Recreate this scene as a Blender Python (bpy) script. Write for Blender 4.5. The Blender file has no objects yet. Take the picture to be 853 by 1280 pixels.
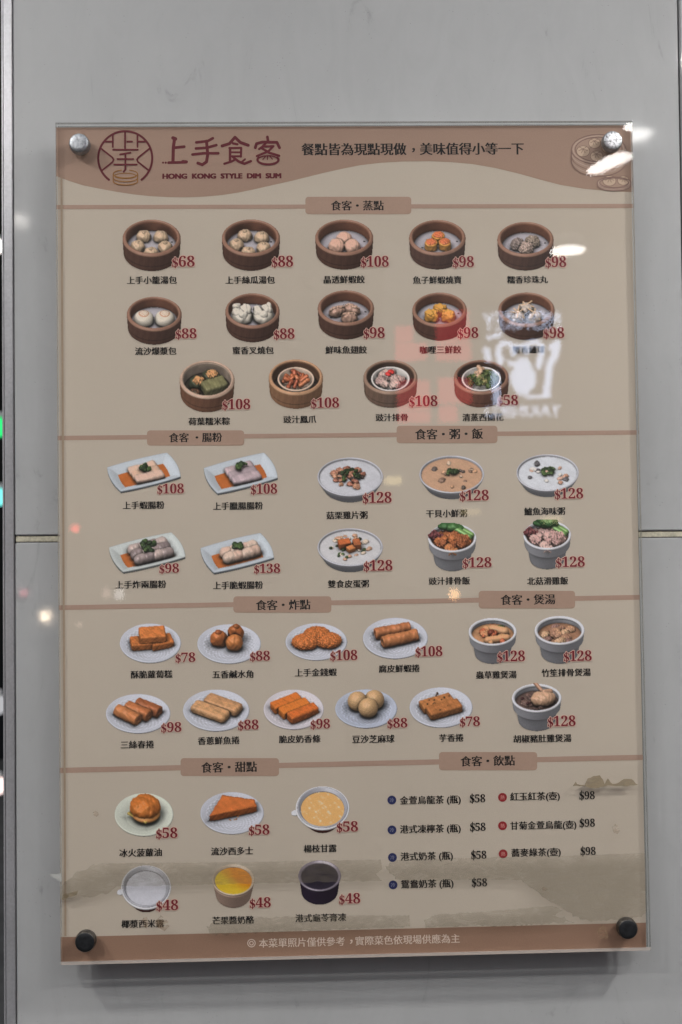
import bpy, bmesh, math, random
import numpy as np
from mathutils import Vector, Matrix

S = bpy.context.scene
COL = S.collection
R_ = math.radians

# ---------------------------------------------------------------- camera
CAM = Vector((-0.03755, -1.02262, 1.49473))
RIGHT = Vector((0.99957192, -0.0256598, -0.01405499))
UP = Vector((0.01332422, -0.0284316, 0.99950693))
BACK = Vector((-0.02604675, -0.99926634, -0.02807754))
cd = bpy.data.cameras.new('camera')
cd.sensor_fit = 'VERTICAL'; cd.sensor_height = 36; cd.lens = 35
cd.clip_start = .05; cd.clip_end = 100
cd.dof.use_dof = True; cd.dof.focus_distance = 1.02; cd.dof.aperture_fstop = 5.0
cam = bpy.data.objects.new('camera', cd); COL.objects.link(cam)
cam.matrix_world = Matrix(((RIGHT.x, UP.x, BACK.x, CAM.x), (RIGHT.y, UP.y, BACK.y, CAM.y), (RIGHT.z, UP.z, BACK.z, CAM.z), (0, 0, 0, 1)))
S.camera = cam

# ---------------------------------------------------------------- world (dark below, raised overhead as added ambient fill) and exposure
W = bpy.data.worlds.new('World'); S.world = W; W.use_nodes = True
wn = W.node_tree; bg = wn.nodes['Background']
tc = wn.nodes.new('ShaderNodeTexCoord'); sx = wn.nodes.new('ShaderNodeSeparateXYZ'); rp = wn.nodes.new('ShaderNodeValToRGB')
wn.links.new(tc.outputs['Generated'], sx.inputs[0]); wn.links.new(sx.outputs['Z'], rp.inputs[0]); wn.links.new(rp.outputs[0], bg.inputs[0])
rp.color_ramp.elements[0].position = .30; rp.color_ramp.elements[0].color = (.02, .02, .022, 1)
rp.color_ramp.elements[1].position = .85; rp.color_ramp.elements[1].color = (.50, .51, .53, 1)
bg.inputs[1].default_value = 2.2
S.view_settings.view_transform = 'Standard'; S.view_settings.look = 'None'
S.view_settings.exposure = 0; S.view_settings.gamma = 1
S.render.engine = 'CYCLES'
LAMP = 238.0            # radiance of the ceiling lamps

# ---------------------------------------------------------------- helpers
K = .62                 # light reaching the board: displayed colour = K * own colour
def lin(c): return tuple((v / 255 / 12.92 if v < 10.3 else ((v / 255 + .055) / 1.055)**2.4) for v in c)
def ink(*c): return tuple(min(.9, v / K) for v in lin(c))
def at(px, py, y):
    """point of the plane Y=y seen at a photo position; used to read measurements off the photograph"""
    a, b = (px - 426.5) / 1280 * 36 / 35, -(py - 640) / 1280 * 36 / 35
    v = RIGHT * a + UP * b - BACK
    return CAM + v * ((y - CAM.y) / v.y)

def mat(name, col, rough=.5, metal=0.0, spec=.5, **k):
    m = bpy.data.materials.new(name); m.use_nodes = True
    b = m.node_tree.nodes['Principled BSDF']
    b.inputs['Base Color'].default_value = (*col, 1); b.inputs['Roughness'].default_value = rough
    b.inputs['Metallic'].default_value = metal; b.inputs['Specular IOR Level'].default_value = spec
    for n, v in k.items(): b.inputs[n.replace('_', ' ')].default_value = v
    return m
def nodes(m):
    t = m.node_tree
    return t, t.nodes['Principled BSDF'], (lambda k, **kw: _new(t, k, kw)), t.links.new
def _new(t, k, kw):
    n = t.nodes.new('ShaderNode' + k)
    for a, b in kw.items():
        if a in n.inputs: n.inputs[a].default_value = b
        else: setattr(n, a, b)
    return n
def ramp(n, *stops):
    e = n.color_ramp.elements
    while len(e) < len(stops): e.new(.5)
    for q, (p, c) in zip(e, stops): q.position = p; q.color = (*c, 1) if isinstance(c, tuple) else (c, c, c, 1)
    return n
def mottled(name, col, amt=.06, scale=30, rough=.5, spec=.3, fine=400):
    """printed or painted colour with slight unevenness of its own"""
    m = mat(name, col, rough, 0, spec); t, b, N, L = nodes(m)
    g = N('NewGeometry'); a = N('TexNoise', Scale=scale, Detail=5); f = N('TexNoise', Scale=fine, Detail=2)
    L(g.outputs['Position'], a.inputs['Vector']); L(g.outputs['Position'], f.inputs['Vector'])
    ad = N('Math', operation='ADD'); L(a.outputs[0], ad.inputs[0]); L(f.outputs[0], ad.inputs[1])
    r = ramp(N('ValToRGB'), (.6, tuple(v * (1 - amt) for v in col)), (1.4 if False else 1.0, tuple(min(1, v * (1 + amt)) for v in col)))
    h = N('Math', operation='MULTIPLY'); L(ad.outputs[0], h.inputs[0]); h.inputs[1].default_value = .8
    L(h.outputs[0], r.inputs[0]); L(r.outputs[0], b.inputs['Base Color'])
    return m
def emit(name, col, s):
    m = bpy.data.materials.new(name); m.use_nodes = True; t = m.node_tree; t.nodes.clear()
    e = t.nodes.new('ShaderNodeEmission'); o = t.nodes.new('ShaderNodeOutputMaterial')
    e.inputs[0].default_value = (*col, 1); e.inputs[1].default_value = s; t.links.new(e.outputs[0], o.inputs[0])
    return m

ORG = {}
def place(o, org, parent):
    ORG[o.name] = Vector(org)
    if parent is not None:
        o.parent = parent; o.location = Vector(org) - ORG[parent.name]
    else: o.location = org
    COL.objects.link(o)
def empty(name, loc, parent=None):
    o = bpy.data.objects.new(name, None); o.empty_display_size = .05; place(o, loc, parent); return o
def mesh(name, V, F, m, parent=None, smooth=False, org=None, mi=None):
    V = [Vector(v) for v in V]
    if org is None:
        lo = [min(v[k] for v in V) for k in range(3)]; hi = [max(v[k] for v in V) for k in range(3)]
        org = Vector([(a + b) / 2 for a, b in zip(lo, hi)])
    org = Vector(org)
    me = bpy.data.meshes.new(name); me.from_pydata([v - org for v in V], [], F)
    for q in (m if isinstance(m, (list, tuple)) else [m]): me.materials.append(q)
    if mi: me.polygons.foreach_set('material_index', mi)
    if smooth: me.polygons.foreach_set('use_smooth', [True] * len(F))
    me.update()
    o = bpy.data.objects.new(name, me); place(o, org, parent)
    return o
def tag(o, label=None, cat=None, group=None, kind=None):
    for a, b in (('label', label), ('category', cat), ('group', group), ('kind', kind)):
        if b: o[a] = b
    return o
def bm_obj(name, bm, m, parent=None, smooth=False, org=None):
    bmesh.ops.recalc_face_normals(bm, faces=bm.faces)
    bm.verts.index_update()
    V = [v.co.copy() for v in bm.verts]; F = [[v.index for v in f.verts] for f in bm.faces]; bm.free()
    return mesh(name, V, F, m, parent, smooth, org)
def box_bm(pts_lo, pts_hi, bev=0.0, seg=2):
    bm = bmesh.new(); lo, hi = Vector(pts_lo), Vector(pts_hi)
    bmesh.ops.create_cube(bm, size=1)
    for v in bm.verts: v.co = Vector([lo[k] + (v.co[k] + .5) * (hi[k] - lo[k]) for k in range(3)])
    if bev: bmesh.ops.bevel(bm, geom=bm.edges[:], offset=bev, segments=seg, affect='EDGES', profile=.5)
    return bm
def lathe_bm(prof, c, axis='Y', n=48):
    """profile of (radius, height) pairs revolved about an axis through c"""
    bm = bmesh.new(); rings = []
    for r, h in prof:
        ring = []
        for k in range(n if r > 1e-6 else 1):
            a = 2 * math.pi * k / n
            p = (r * math.cos(a), h, r * math.sin(a)) if axis == 'Y' else (r * math.cos(a), r * math.sin(a), h)
            ring.append(bm.verts.new(Vector(c) + Vector(p)))
        rings.append(ring)
    for A, B in zip(rings[:-1], rings[1:]):
        for k in range(n):
            q = [A[k % len(A)], A[(k + 1) % len(A)], B[(k + 1) % len(B)], B[k % len(B)]]
            u = []
            for v in q:
                if v not in u: u.append(v)
            if len(u) > 2: bm.faces.new(u)
    return bm
# ---------------------------------------------------------------- printed dish photographs
# Each dish on the poster is a printed photograph.  A small signed-distance ray marcher shades a
# model of the dish; the result becomes the ink colours of a flat printed picture.
F4 = np.float32
def sm(a, b, x):
    t = np.clip((x - a) / (b - a), 0, 1)
    return t * t * (3 - 2 * t)
def nz(p, f, s=0.0):
    x, y, z = p
    return (np.sin(f * x + 1.7 * s + 1.3 * np.sin(f * .7 * y + s)) * np.sin(f * 1.1 * y + 2.1 * s + 1.1 * np.sin(f * .8 * z))
            * .6 + .4 * np.sin(f * 1.9 * z + s + 1.2 * np.sin(f * 1.3 * x)) * np.sin(f * 1.7 * x + f * 1.2 * y + s))
def rot(p, c, a):
    x, y, z = p[0] - c[0], p[1] - c[1], p[2] - c[2]
    ca, sa = math.cos(a), math.sin(a)
    return x * ca + y * sa, -x * sa + y * ca, z
class Prim:
    def __init__(s, f, col, mot=0.0, mf=9.0, gloss=.15, bump=0.0, bf=14.0, paint=None):
        s.f, s.col, s.mot, s.mf, s.gloss, s.bump, s.bf, s.paint = f, col, mot, mf, gloss, bump, bf, paint
        s.seed = len(Prim.pool) * .77; Prim.pool.append(s)
Prim.pool = []
def ell(c, r, col, a=0.0, **k):
    r = (r, r, r) if not isinstance(r, tuple) else r
    def f(p):
        x, y, z = rot(p, c, a)
        k0 = np.sqrt((x / r[0])**2 + (y / r[1])**2 + (z / r[2])**2)
        k1 = np.sqrt((x / r[0]**2)**2 + (y / r[1]**2)**2 + (z / r[2]**2)**2)
        return k0 * (k0 - 1) / (k1 + 1e-6)
    return Prim(f, col, **k)
def cap(a, b, r, col, **k):
    ba = [b[i] - a[i] for i in range(3)]; L = sum(v * v for v in ba) + 1e-9
    def f(p):
        q = [p[i] - a[i] for i in range(3)]
        h = np.clip((q[0] * ba[0] + q[1] * ba[1] + q[2] * ba[2]) / L, 0, 1)
        return np.sqrt((q[0] - ba[0] * h)**2 + (q[1] - ba[1] * h)**2 + (q[2] - ba[2] * h)**2) - r
    return Prim(f, col, **k)
def rod(a, b, r, col, hole=0.0, **k):            # flat-ended roll
    ba = [b[i] - a[i] for i in range(3)]; L = math.sqrt(sum(v * v for v in ba)); u = [v / L for v in ba]
    def f(p):
        q = [p[i] - (a[i] + b[i]) / 2 for i in range(3)]
        h = q[0] * u[0] + q[1] * u[1] + q[2] * u[2]
        rr = np.sqrt(np.maximum((q[0]**2 + q[1]**2 + q[2]**2) - h * h, 0))
        dx, dy = rr - r + .03, np.abs(h) - L / 2 + .03
        d = np.minimum(np.maximum(dx, dy), 0) + np.sqrt(np.maximum(dx, 0)**2 + np.maximum(dy, 0)**2) - .03
        if hole: d = np.maximum(d, -np.maximum(rr - hole, L / 2 - .1 - np.abs(h)))
        return d
    return Prim(f, col, **k)
def rbox(c, hs, a, rad, col, tilt=0.0, **k):
    ct, st = math.cos(tilt), math.sin(tilt)
    def f(p):
        x, y, z = rot(p, c, a)
        x, z = x * ct + z * st, -x * st + z * ct
        dx, dy, dz = np.abs(x) - hs[0] + rad, np.abs(y) - hs[1] + rad, np.abs(z) - hs[2] + rad
        return np.sqrt(np.maximum(dx, 0)**2 + np.maximum(dy, 0)**2 + np.maximum(dz, 0)**2) + np.minimum(np.maximum(dx, np.maximum(dy, dz)), 0) - rad
    return Prim(f, col, **k)
def rev(pts, t, col, c=(0, 0), **k):             # revolved polyline of thickness t
    def f(p):
        r = np.sqrt((p[0] - c[0])**2 + (p[1] - c[1])**2); z = p[2]; d = None
        for (r0, z0), (r1, z1) in zip(pts[:-1], pts[1:]):
            br, bz = r1 - r0, z1 - z0
            h = np.clip(((r - r0) * br + (z - z0) * bz) / (br * br + bz * bz + 1e-9), 0, 1)
            e = np.sqrt((r - r0 - br * h)**2 + (z - z0 - bz * h)**2)
            d = e if d is None else np.minimum(d, e)
        return d - t
    return Prim(f, col, **k)
def disc(R, z, col, c=(0, 0), th=.03, **k):
    def f(p):
        r = np.sqrt((p[0] - c[0])**2 + (p[1] - c[1])**2)
        return np.maximum(r - R, np.abs(p[2] - z) - th)
    return Prim(f, col, **k)
def tri(pts, z0, z1, col, rad=.03, **k):          # upright prism over a convex polygon (counter-clockwise)
    def f(p):
        d = np.maximum(z0 - p[2], p[2] - z1) + rad
        for (xa, ya), (xb, yb) in zip(pts, pts[1:] + pts[:1]):
            L = math.hypot(xb - xa, yb - ya)
            d = np.maximum(d, ((p[0] - xa) * (yb - ya) - (p[1] - ya) * (xb - xa)) / L + rad)
        return d - rad
    return Prim(f, col, **k)
def march(prims, elev, W, half):
    e = math.radians(elev); se, ce = math.sin(e), math.cos(e)
    n = W; h = n
    gx, gy = np.meshgrid((np.arange(n) + .5) / n * 2 - 1, 1 - (np.arange(h) + .5) / h * 2)
    sx, sy = (gx.ravel() * half).astype(F4), (gy.ravel() * half).astype(F4)
    d = (0.0, ce, -se)
    T = 3.2
    o = [sx, (sy * se - d[1] * T).astype(F4), (sy * ce - d[2] * T + .25).astype(F4)]
    def scene(p, ids=False):
        best = None; idx = None
        for i, q in enumerate(prims):
            v = q.f(p)
            if q.bump: v = v + q.bump * nz(p, q.bf, q.seed) - q.bump * .3
            if best is None:
                best = v; idx = np.zeros(v.shape, int) if ids else None
            else:
                if ids: idx = np.where(v < best, i, idx)
                best = np.minimum(best, v)
        return (best, idx) if ids else best
    N = sx.size
    t = np.full(N, 0.6, F4); live = np.arange(N); hit = np.zeros(N, bool)
    for s in range(70):
        p = [o[0][live], o[1][live] + d[1] * t[live], o[2][live] + d[2] * t[live]]
        v = scene(p)
        t[live] += np.maximum(v * .85, .002)
        hit[live[v < .006]] = True
        live = live[(v >= .006) & (t[live] < 6.2)]
        if live.size == 0: break
    H = np.nonzero(hit)[0]
    p = [o[0][H], o[1][H] + d[1] * t[H], o[2][H] + d[2] * t[H]]
    eps = .012
    base, idx = scene(p, True)
    g = []
    for k in range(3):
        q = list(p); q[k] = q[k] + eps; g.append(scene(q) - base)
    gl = np.sqrt(g[0]**2 + g[1]**2 + g[2]**2) + 1e-6
    nrm = [a / gl for a in g]
    occ = 0
    for s, w in ((.06, .9), (.16, .6), (.34, .35)):
        q = [p[k] + nrm[k] * s + (0, 0, s * .3)[k] for k in range(3)]
        occ = occ + w * np.clip((s - scene(q)) / s, 0, 1)
    ao = np.clip(1 - .44 * occ, .2, 1)
    L = np.array((-.35, -.25, .9)); L = L / np.linalg.norm(L)
    sh = np.ones(H.size)
    for s in (.05, .12, .22, .36, .55):
        sh = np.minimum(sh, np.clip(.5 + 4 * scene([p[k] + nrm[k] * .03 + L[k] * s for k in range(3)]) / s * .35, 0, 1))
    lam = np.clip(nrm[0] * L[0] + nrm[1] * L[1] + nrm[2] * L[2], 0, 1)
    hv = L - np.array(d); hv = hv / np.linalg.norm(hv)
    sp = np.clip(nrm[0] * hv[0] + nrm[1] * hv[1] + nrm[2] * hv[2], 0, 1)**26
    col = np.zeros((H.size, 3))
    for i, q in enumerate(prims):
        m = idx == i
        if not m.any(): continue
        pm = [a[m] for a in p]
        c = np.array(q.col, float) / 255
        c = np.broadcast_to(c, (m.sum(), 3)).copy()
        if q.paint is not None: c = q.paint(pm, c)
        if q.mot:
            v = nz(pm, q.mf, q.seed) * .6 + nz(pm, q.mf * 2.7, q.seed + 3) * .4
            c = c * (1 + q.mot * v)[:, None]
        shade = (.50 + .10 * nrm[2][m]) * ao[m] + .50 * lam[m] * sh[m] * (.4 + .6 * ao[m])
        col[m] = np.clip(c * shade[:, None] * .98 + (q.gloss * sp[m] * sh[m])[:, None], 0, 1)
    img = np.zeros((h, n, 4)); flat = img.reshape(-1, 4)
    flat[H, :3] = col; flat[H, 3] = 1
    ys, xs = np.nonzero(img[:, :, 3] > .5)
    return img[ys.min():ys.max() + 1, xs.min():xs.max() + 1]

WOOD, WIN, RIM, PAPER = (102, 68, 56), (130, 82, 62), (136, 98, 80), (158, 152, 160)
CHINA, ORANGE = (176, 176, 186), (178, 92, 38)
rnd = random.Random(5)
def dots(pm, c):
    for k in range(9):
        a, r = k * 2.4, .35 + .4 * ((k * .37) % 1)
        m = (pm[0] - r * math.cos(a))**2 + (pm[1] - r * math.sin(a))**2 < .0016
        c[m] *= .35
    return c
def grain(pm, c):
    a = np.arctan2(pm[1], pm[0])
    c *= (1 + .035 * np.sin(a * 23 + np.sin(pm[2] * 9)) + .02 * np.sin(a * 57))[:, None]
    c[np.abs(pm[2] - .21) < .018] *= .72
    return c
def steamer(h=.68, fl=.30, wood=WOOD, win=WIN, rim=RIM, floor=PAPER, base=.92):
    return [rev([(base, .04), (.955, h - .05)], .045, wood, gloss=.04, paint=grain),
            rev([(.90, .1), (.905, h - .03)], .035, win, gloss=.05, mot=.12, mf=5),
            rev([(.955, h - .03), (.925, h)], .045, rim, gloss=.1, mot=.08),
            disc(.9, fl - .03, floor, paint=dots, mot=.04)]
def dumpling(x, y, z, r, col, pleat=True):
    o = [ell((x, y, z), (r, r, r * .85), col, bump=.018, bf=16, mot=.10, gloss=.10)]
    if pleat: o.append(ell((x, y, z + r * .78), (r * .28, r * .28, r * .22), tuple(int(v * .9) for v in col), bump=.02, bf=30))
    return o
def scatter(n, R, z, rr, cols, seed, bump=.02, up=.0, cx=0, cy=0):
    g = random.Random(seed); o = []
    for k in range(n):
        a, q = g.uniform(0, 6.283), R * math.sqrt(g.random())
        r = g.uniform(*rr)
        o.append(ell((cx + q * math.cos(a), cy + q * math.sin(a), z + up * (1 - q / (R + .01)) + g.uniform(0, .03)), (r * g.uniform(.8, 1.5), r * g.uniform(.7, 1.1), r * g.uniform(.5, .9)),
                     g.choice(cols), a=g.uniform(0, 3), bump=bump, bf=22, mot=.2, mf=16, gloss=.18))
    return o
GREEN = [(48, 66, 36), (62, 84, 42), (36, 50, 30)]
def garnish(x, y, z, R, n=9, seed=1): return scatter(n, R, z, (.04, .07), GREEN, seed, .02, .05, x, y)
def cup(c, R, z0, z1, col=(212, 206, 202)):      # small white dish inside a steamer
    return [rev([(R * .72, z0), (R, z1)], .03, col, c=c, gloss=.2), disc(R * .8, z0 + .03, col, c=c)]
def tray(a=.36, col=(182, 190, 200), sauce=ORANGE):
    def f(p):
        x, y, z = rot(p, (0, 0, 0), a)
        bx, by = 1.0 - .10 * (y / .6)**2, .60 - .05 * (x)**2
        dd = np.maximum(np.abs(x) - bx, np.abs(y) - by)
        return .62 * np.maximum(np.abs(z - .15 * sm(-.40, .0, dd)) - .028, dd)
    def g(p):
        x, y, z = rot(p, (0, 0, 0), a)
        dd = np.maximum(np.abs(x) - .72, np.abs(y) - .36)
        return np.maximum(dd, np.abs(z - .03) - .03)
    return [Prim(f, col, gloss=.12), Prim(g, sauce, mot=.10, mf=5, gloss=.14)]
def rolls(a, cols, n=3, cuts=False, seed=2, L=.5):
    o = []; ca, sa = math.cos(a), math.sin(a)
    T = lambda u, v, z: (u * ca - v * sa, u * sa + v * ca, z)
    for k in range(n):
        v = (k - (n - 1) / 2) * .235
        if cuts:
            for j in range(4):
                u = -.36 + j * .25 + .02
                o.append(cap(T(u, v, .17), T(u + .13, v + .01,   .17), .14, cols[(j + k) % len(cols)], mot=.14, mf=10, bump=.012, gloss=.2))
        else: o.append(rbox(T(.08 - .02 * k, v, .13 - .02 * (k - 1)), (.42, .15, .085), a + .05 * (k - 1), .075, cols[k % len(cols)], mot=.16, mf=7, bump=.02, bf=8, gloss=.12))
    return o
def bowl(soup, seed=0):
    return [rev([(.46, .04), (.80, .22), (.95, .50), (.975, .58)], .022, CHINA, gloss=.15, mot=.02),
            disc(.945, .50, soup, mot=.06, mf=7, gloss=.05)]
def ramekin(soup, fl=.80, mot=.15):
    return [rev([(.70, .04), (.80, .56), (.92, .62), (.955, .93)], .035, CHINA, gloss=.12, mot=.02),
            rev([(.93, .93), (.955, .945)], .045, (196, 196, 204), gloss=.2),
            disc(.90, fl - .03, soup, mot=mot, mf=9)]
def lace(pm, c):
    r = np.sqrt(pm[0]**2 + pm[1]**2); a = np.arctan2(pm[1], pm[0])
    m = (r < .80) & (r > .45)
    c[m] *= (1 + .10 * np.sin(r[m] * 46) * np.sin(a[m] * 26))[:, None]
    c[np.abs(r - .80 - .015 * np.sin(a * 26)) < .016] *= 1.10
    return c
def plate(col=(176, 178, 190), paint=lace): return [rev([(.0, .02), (.62, .03), (.97, .12)], .03, col, gloss=.08, paint=paint)]
def fry(c, hs, a, col, rad=.05, tilt=0, **k):
    k.setdefault('bump', .007)
    return rbox(c, hs, a, rad, col, tilt, mot=.22, mf=12, bf=24, gloss=.12, **k)
def crumbs(n, R, z, cols, seed): return scatter(n, R, z, (.015, .03), cols, seed, 0)

def dish_model(kind):
    r = random.Random(kind); S = steamer(); o = []
    ring = lambda n, R, ph=0: [(R * math.cos(ph + 6.283 * k / n), R * math.sin(ph + 6.283 * k / n)) for k in range(n)]
    e = 38
    if kind in ('soup_dumpling', 'loofah_dumpling'):
        for x, y in ring(5, .50, .9 if kind[0] == 's' else .75): o += dumpling(x, y, .40, .24, (190, 160, 130))
    elif kind == 'shrimp_dumpling':
        for x, y in ((-.26, -.18), (.27, -.2), (0, .2)): o += dumpling(x, y, .44, .27, (214, 166, 144), False)
        o += [ell((.55, -.2, .33), (.12, .08, .05), (150, 110, 120))]
    elif kind == 'roe_siu_mai':
        for x, y in ((-.22, -.12), (.26, -.1), (.03, .28)):
            o += [rod((x, y, .3), (x, y, .56), .21, (206, 140, 58), bump=.02, mot=.15), ell((x, y, .56), (.17, .17, .07), (206, 104, 60), bump=.02, bf=34, mot=.2)]
    elif kind == 'rice_pearl_ball':
        for i, (x, y) in enumerate(((-.28, .0), (.02, -.2), (.24, .16))): o += [ell((x, y, .43), (.24, .24, .2), ((126, 110, 104), (164, 140, 128), (140, 122, 108))[i], bump=.035, bf=28, mot=.3, mf=22)]
    elif kind == 'lava_bun':
        def stamp(pm, c):
            for s in (-1, 1):
                q = np.sqrt((pm[0] - s * .38)**2 + ((pm[1] - .0) * .9)**2); m = ((np.abs(q - .17) < .022) | ((q < .16) & (np.sin(pm[0] * 60) * np.sin(pm[1] * 60) > .3))) & (pm[2] > .5)
                c[m] *= (.86, .68, .58)
            return c
        for s in (-1, 1): o += [ell((s * .38, -.02, .46), (.36, .36, .27), (208, 196, 180), paint=stamp, gloss=.08)]
    elif kind == 'pork_bun':
        for s in (-1, 1):
            o.append(ell((s * .38, -.02, .44), (.36, .36, .26), (206, 196, 182), bump=.05, bf=7))
            for x, y, z, q in ((-.16, -.02, .60, .17), (.13, .08, .64, .19), (.02, -.16, .58, .16), (.20 * s, .16, .74, .12), (-.2, .16, .62, .13)):
                o.append(ell((s * .38 + x, y, z), (q * 1.1, q, q), (210, 200, 186), bump=.04, bf=11))
            o.append(cap((s * .38 + .05, -.30, .56), (s * .40 + .10, -.06, .74), .03, (130, 108, 92)))
    elif kind == 'fin_dumpling':
        for i, (x, y, a) in enumerate(((-.32, .1, .4), (.2, .22, -.4), (.12, -.24, .1))):
            o += [ell((x, y, .42), (.29, .19, .19), (168, 130, 112), a=a, bump=.03, bf=13, mot=.12), ell((x, y, .56), (.26, .05, .08), (182, 146, 124), a=a, bump=.03, bf=26)]
    elif kind == 'curry_dumpling':
        for x, y, a in ((-.3, -.08, .2), (.32, -.1, -.2), (.02, .24, 0)):
            o += [rbox((x, y, .44), (.23, .2, .17), a, .12, (208, 142, 54), bump=.04, bf=12, mot=.15), ell((x, y, .6), (.2, .13, .06), (216, 152, 62), bump=.05, bf=18)]
    elif kind == 'crab_ball':
        for x, y, z in ((-.3, -.12, .42), (.3, -.14, .42), (.0, .22, .52)):
            o.append(ell((x, y, z), (.24, .24, .2), (176, 160, 150), bump=.03, bf=20, mot=.15))
            for k in range(9):
                a = r.uniform(0, 6.28)
                o.append(cap((x, y, z + .2), (x + .26 * math.cos(a), y + .26 * math.sin(a), z + r.uniform(-.05, .3)), .022, (214, 178, 140)))
    elif kind == 'lotus_leaf_rice':
        S = steamer(.62, .22, (140, 92, 68), (188, 164, 146), (176, 146, 126), (62, 52, 44))
        o += [rbox((.26, -.14, .44), (.44, .27, .17), .42, .09, (112, 108, 72), mot=.16, mf=7, bump=.015, gloss=.2)]
        for v in (-.2, .05, .3): o.append(cap((.26 + v * .9 + .10, -.14 + v * .4 - .26, .5), (.26 + v * .9 - .11, -.14 + v * .4 + .22, .62), .012, (84, 82, 54)))
        for x, y in ((-.36, .12), (.14, .46)):
            o += [ell((x, y, .38), (.30, .24, .2), (54, 58, 42), bump=.04, bf=9), ell((x + .04, y - .06, .5), (.19, .16, .14), (206, 146, 92), bump=.04, bf=24, mot=.3, mf=15)]
        o += scatter(7, .22, .3, (.08, .13), [(58, 50, 40), (92, 62, 44)], 4, cx=-.45, cy=-.4)
    elif kind == 'chicken_feet':
        S = steamer(.66, .22, (168, 118, 84), (120, 82, 60), (176, 132, 98), (58, 46, 42)); o += cup((0, -.03), .64, .28, .58, (214, 186, 164))
        for k in range(13):
            a, q = r.uniform(0, 6.28), r.uniform(.05, .4); b = r.uniform(0, 3.14)
            x, y = q * math.cos(a), q * math.sin(a) - .03
            o.append(cap((x - .17 * math.cos(b), y - .12 * math.sin(b), .5), (x + .17 * math.cos(b), y + .12 * math.sin(b), .62 + r.uniform(-.05, .06)), r.uniform(.05, .09), r.choice([(172, 86, 50), (150, 70, 44), (186, 106, 66)]), mot=.2, bump=.02, gloss=.3))
    elif kind == 'spare_rib':
        S = steamer(.66, .22, (138, 106, 88), (112, 82, 66), (140, 110, 92), (62, 50, 46)); o += cup((0, -.03), .68, .28, .58)
        o += scatter(20, .48, .5, (.11, .17), [(178, 146, 138), (164, 132, 126), (190, 160, 150)], 8, .03, .14, 0, -.03)
        o += scatter(5, .13, .74, (.06, .09), [(206, 44, 40)], 3, .01, .02, .02, .06)
    elif kind == 'broccoli':
        S = steamer(.66, .22, (132, 84, 66), (104, 70, 56), (136, 98, 80), (58, 46, 42)); o += cup((0, -.03), .68, .28, .58)
        o += scatter(24, .45, .52, (.10, .17), [(66, 84, 42), (50, 70, 38), (88, 100, 54), (150, 136, 84)], 9, .05, .2, 0, -.03)
        o += scatter(8, .24, .78, (.06, .10), [(196, 158, 128), (180, 136, 104)], 13, .03, .06, -.08, .16)
    elif kind in ('shrimp_roll', 'sausage_roll', 'crisp_roll', 'crunchy_shrimp_roll'):
        a = .36; S = tray(a, (184, 192, 202) if kind != 'crisp_roll' else (190, 196, 196)); e = 36
        if kind == 'shrimp_roll': o += rolls(a, [(202, 166, 148), (196, 158, 134), (208, 172, 150)]) + garnish(.02, .02, .26, .12, 10, 2)
        if kind == 'sausage_roll': o += rolls(a, [(166, 146, 152), (154, 136, 142), (172, 150, 154)]) + garnish(.02, .14, .26, .13, 8, 5)
        if kind == 'crisp_roll': o += rolls(a, [(150, 132, 130), (128, 112, 112), (172, 152, 146)], 3, True) + garnish(.02, .06, .31, .24, 14, 6)
        if kind == 'crunchy_shrimp_roll': o += rolls(a, [(206, 178, 160), (194, 160, 142)], 2, True) + garnish(.02, .08, .30, .16, 13, 7)
    elif kind == 'chicken_congee':
        S = bowl((176, 176, 184)); e = 37
        o += scatter(24, .52, .54, (.06, .12), [(168, 112, 88), (148, 90, 70), (64, 52, 50), (182, 130, 100)], 21, .03) + garnish(0, .04, .60, .3, 16, 3)
    elif kind == 'scallop_congee':
        S = bowl((176, 136, 108)); e = 37
        o += scatter(16, .78, .525, (.04, .09), [(192, 146, 110), (120, 92, 76), (196, 170, 146), (86, 74, 70)], 22, .02) + garnish(0, .06, .56, .24, 14, 4)
    elif kind == 'fish_congee':
        S = bowl((184, 186, 194)); e = 37
        o += scatter(15, .66, .525, (.05, .1), [(190, 150, 130), (84, 80, 84), (206, 200, 196), (176, 128, 104)], 23, .02) + garnish(.04, .06, .56, .22, 15, 5)
    elif kind == 'egg_congee':
        S = bowl((180, 178, 182)); e = 37
        o += scatter(20, .68, .525, (.04, .09), [(198, 150, 120), (186, 120, 86), (210, 190, 170)], 24, .02) + scatter(16, .6, .54, (.03, .05), GREEN, 25)
        o += [rbox((-.18, .1, .64), (.18, .13, .12), .3, .03, (184, 92, 46), mot=.2), rbox((.2, .06, .64), (.11, .16, .13), .2, .03, (164, 88, 50), mot=.25), rbox((.02, -.12, .60), (.12, .1, .09), .6, .03, (196, 118, 66), mot=.2)]
    elif kind in ('rib_rice', 'chicken_rice'):
        e = 30; S = ramekin((150, 90, 56), .76)
        cols = [(176, 98, 52), (150, 80, 44), (190, 116, 66)] if kind == 'rib_rice' else [(196, 156, 148), (184, 140, 134), (206, 170, 160)]
        o += scatter(28, .66, .84, (.13, .22), cols, 31, .04, .22, .0, -.16)
        o += scatter(6, .18, .98, (.10, .15), [(98, 44, 48), (120, 62, 64)], 33, .05, .05, -.66, .12)
        o += [ell((.02, .42, 1.16), (.50, .18, .12), (52, 96, 44), a=-.1, bump=.04, bf=8, gloss=.2), ell((-.28, .46, 1.20), (.34, .18, .10), (40, 82, 38), a=.15, bump=.04, bf=9),
              cap((.1, .34, 1.14), (.70, .0, .98), .12, (92, 136, 66), gloss=.3), cap((.3, .4, 1.12), (.80, .16, .98), .10, (110, 150, 78), gloss=.3)]
        if kind == 'chicken_rice': o += [ell((.0, .36, 1.3), (.42, .2, .16), (46, 92, 42), a=-.3, bump=.05, bf=7, gloss=.2)]
    elif kind == 'turnip_cake':
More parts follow.
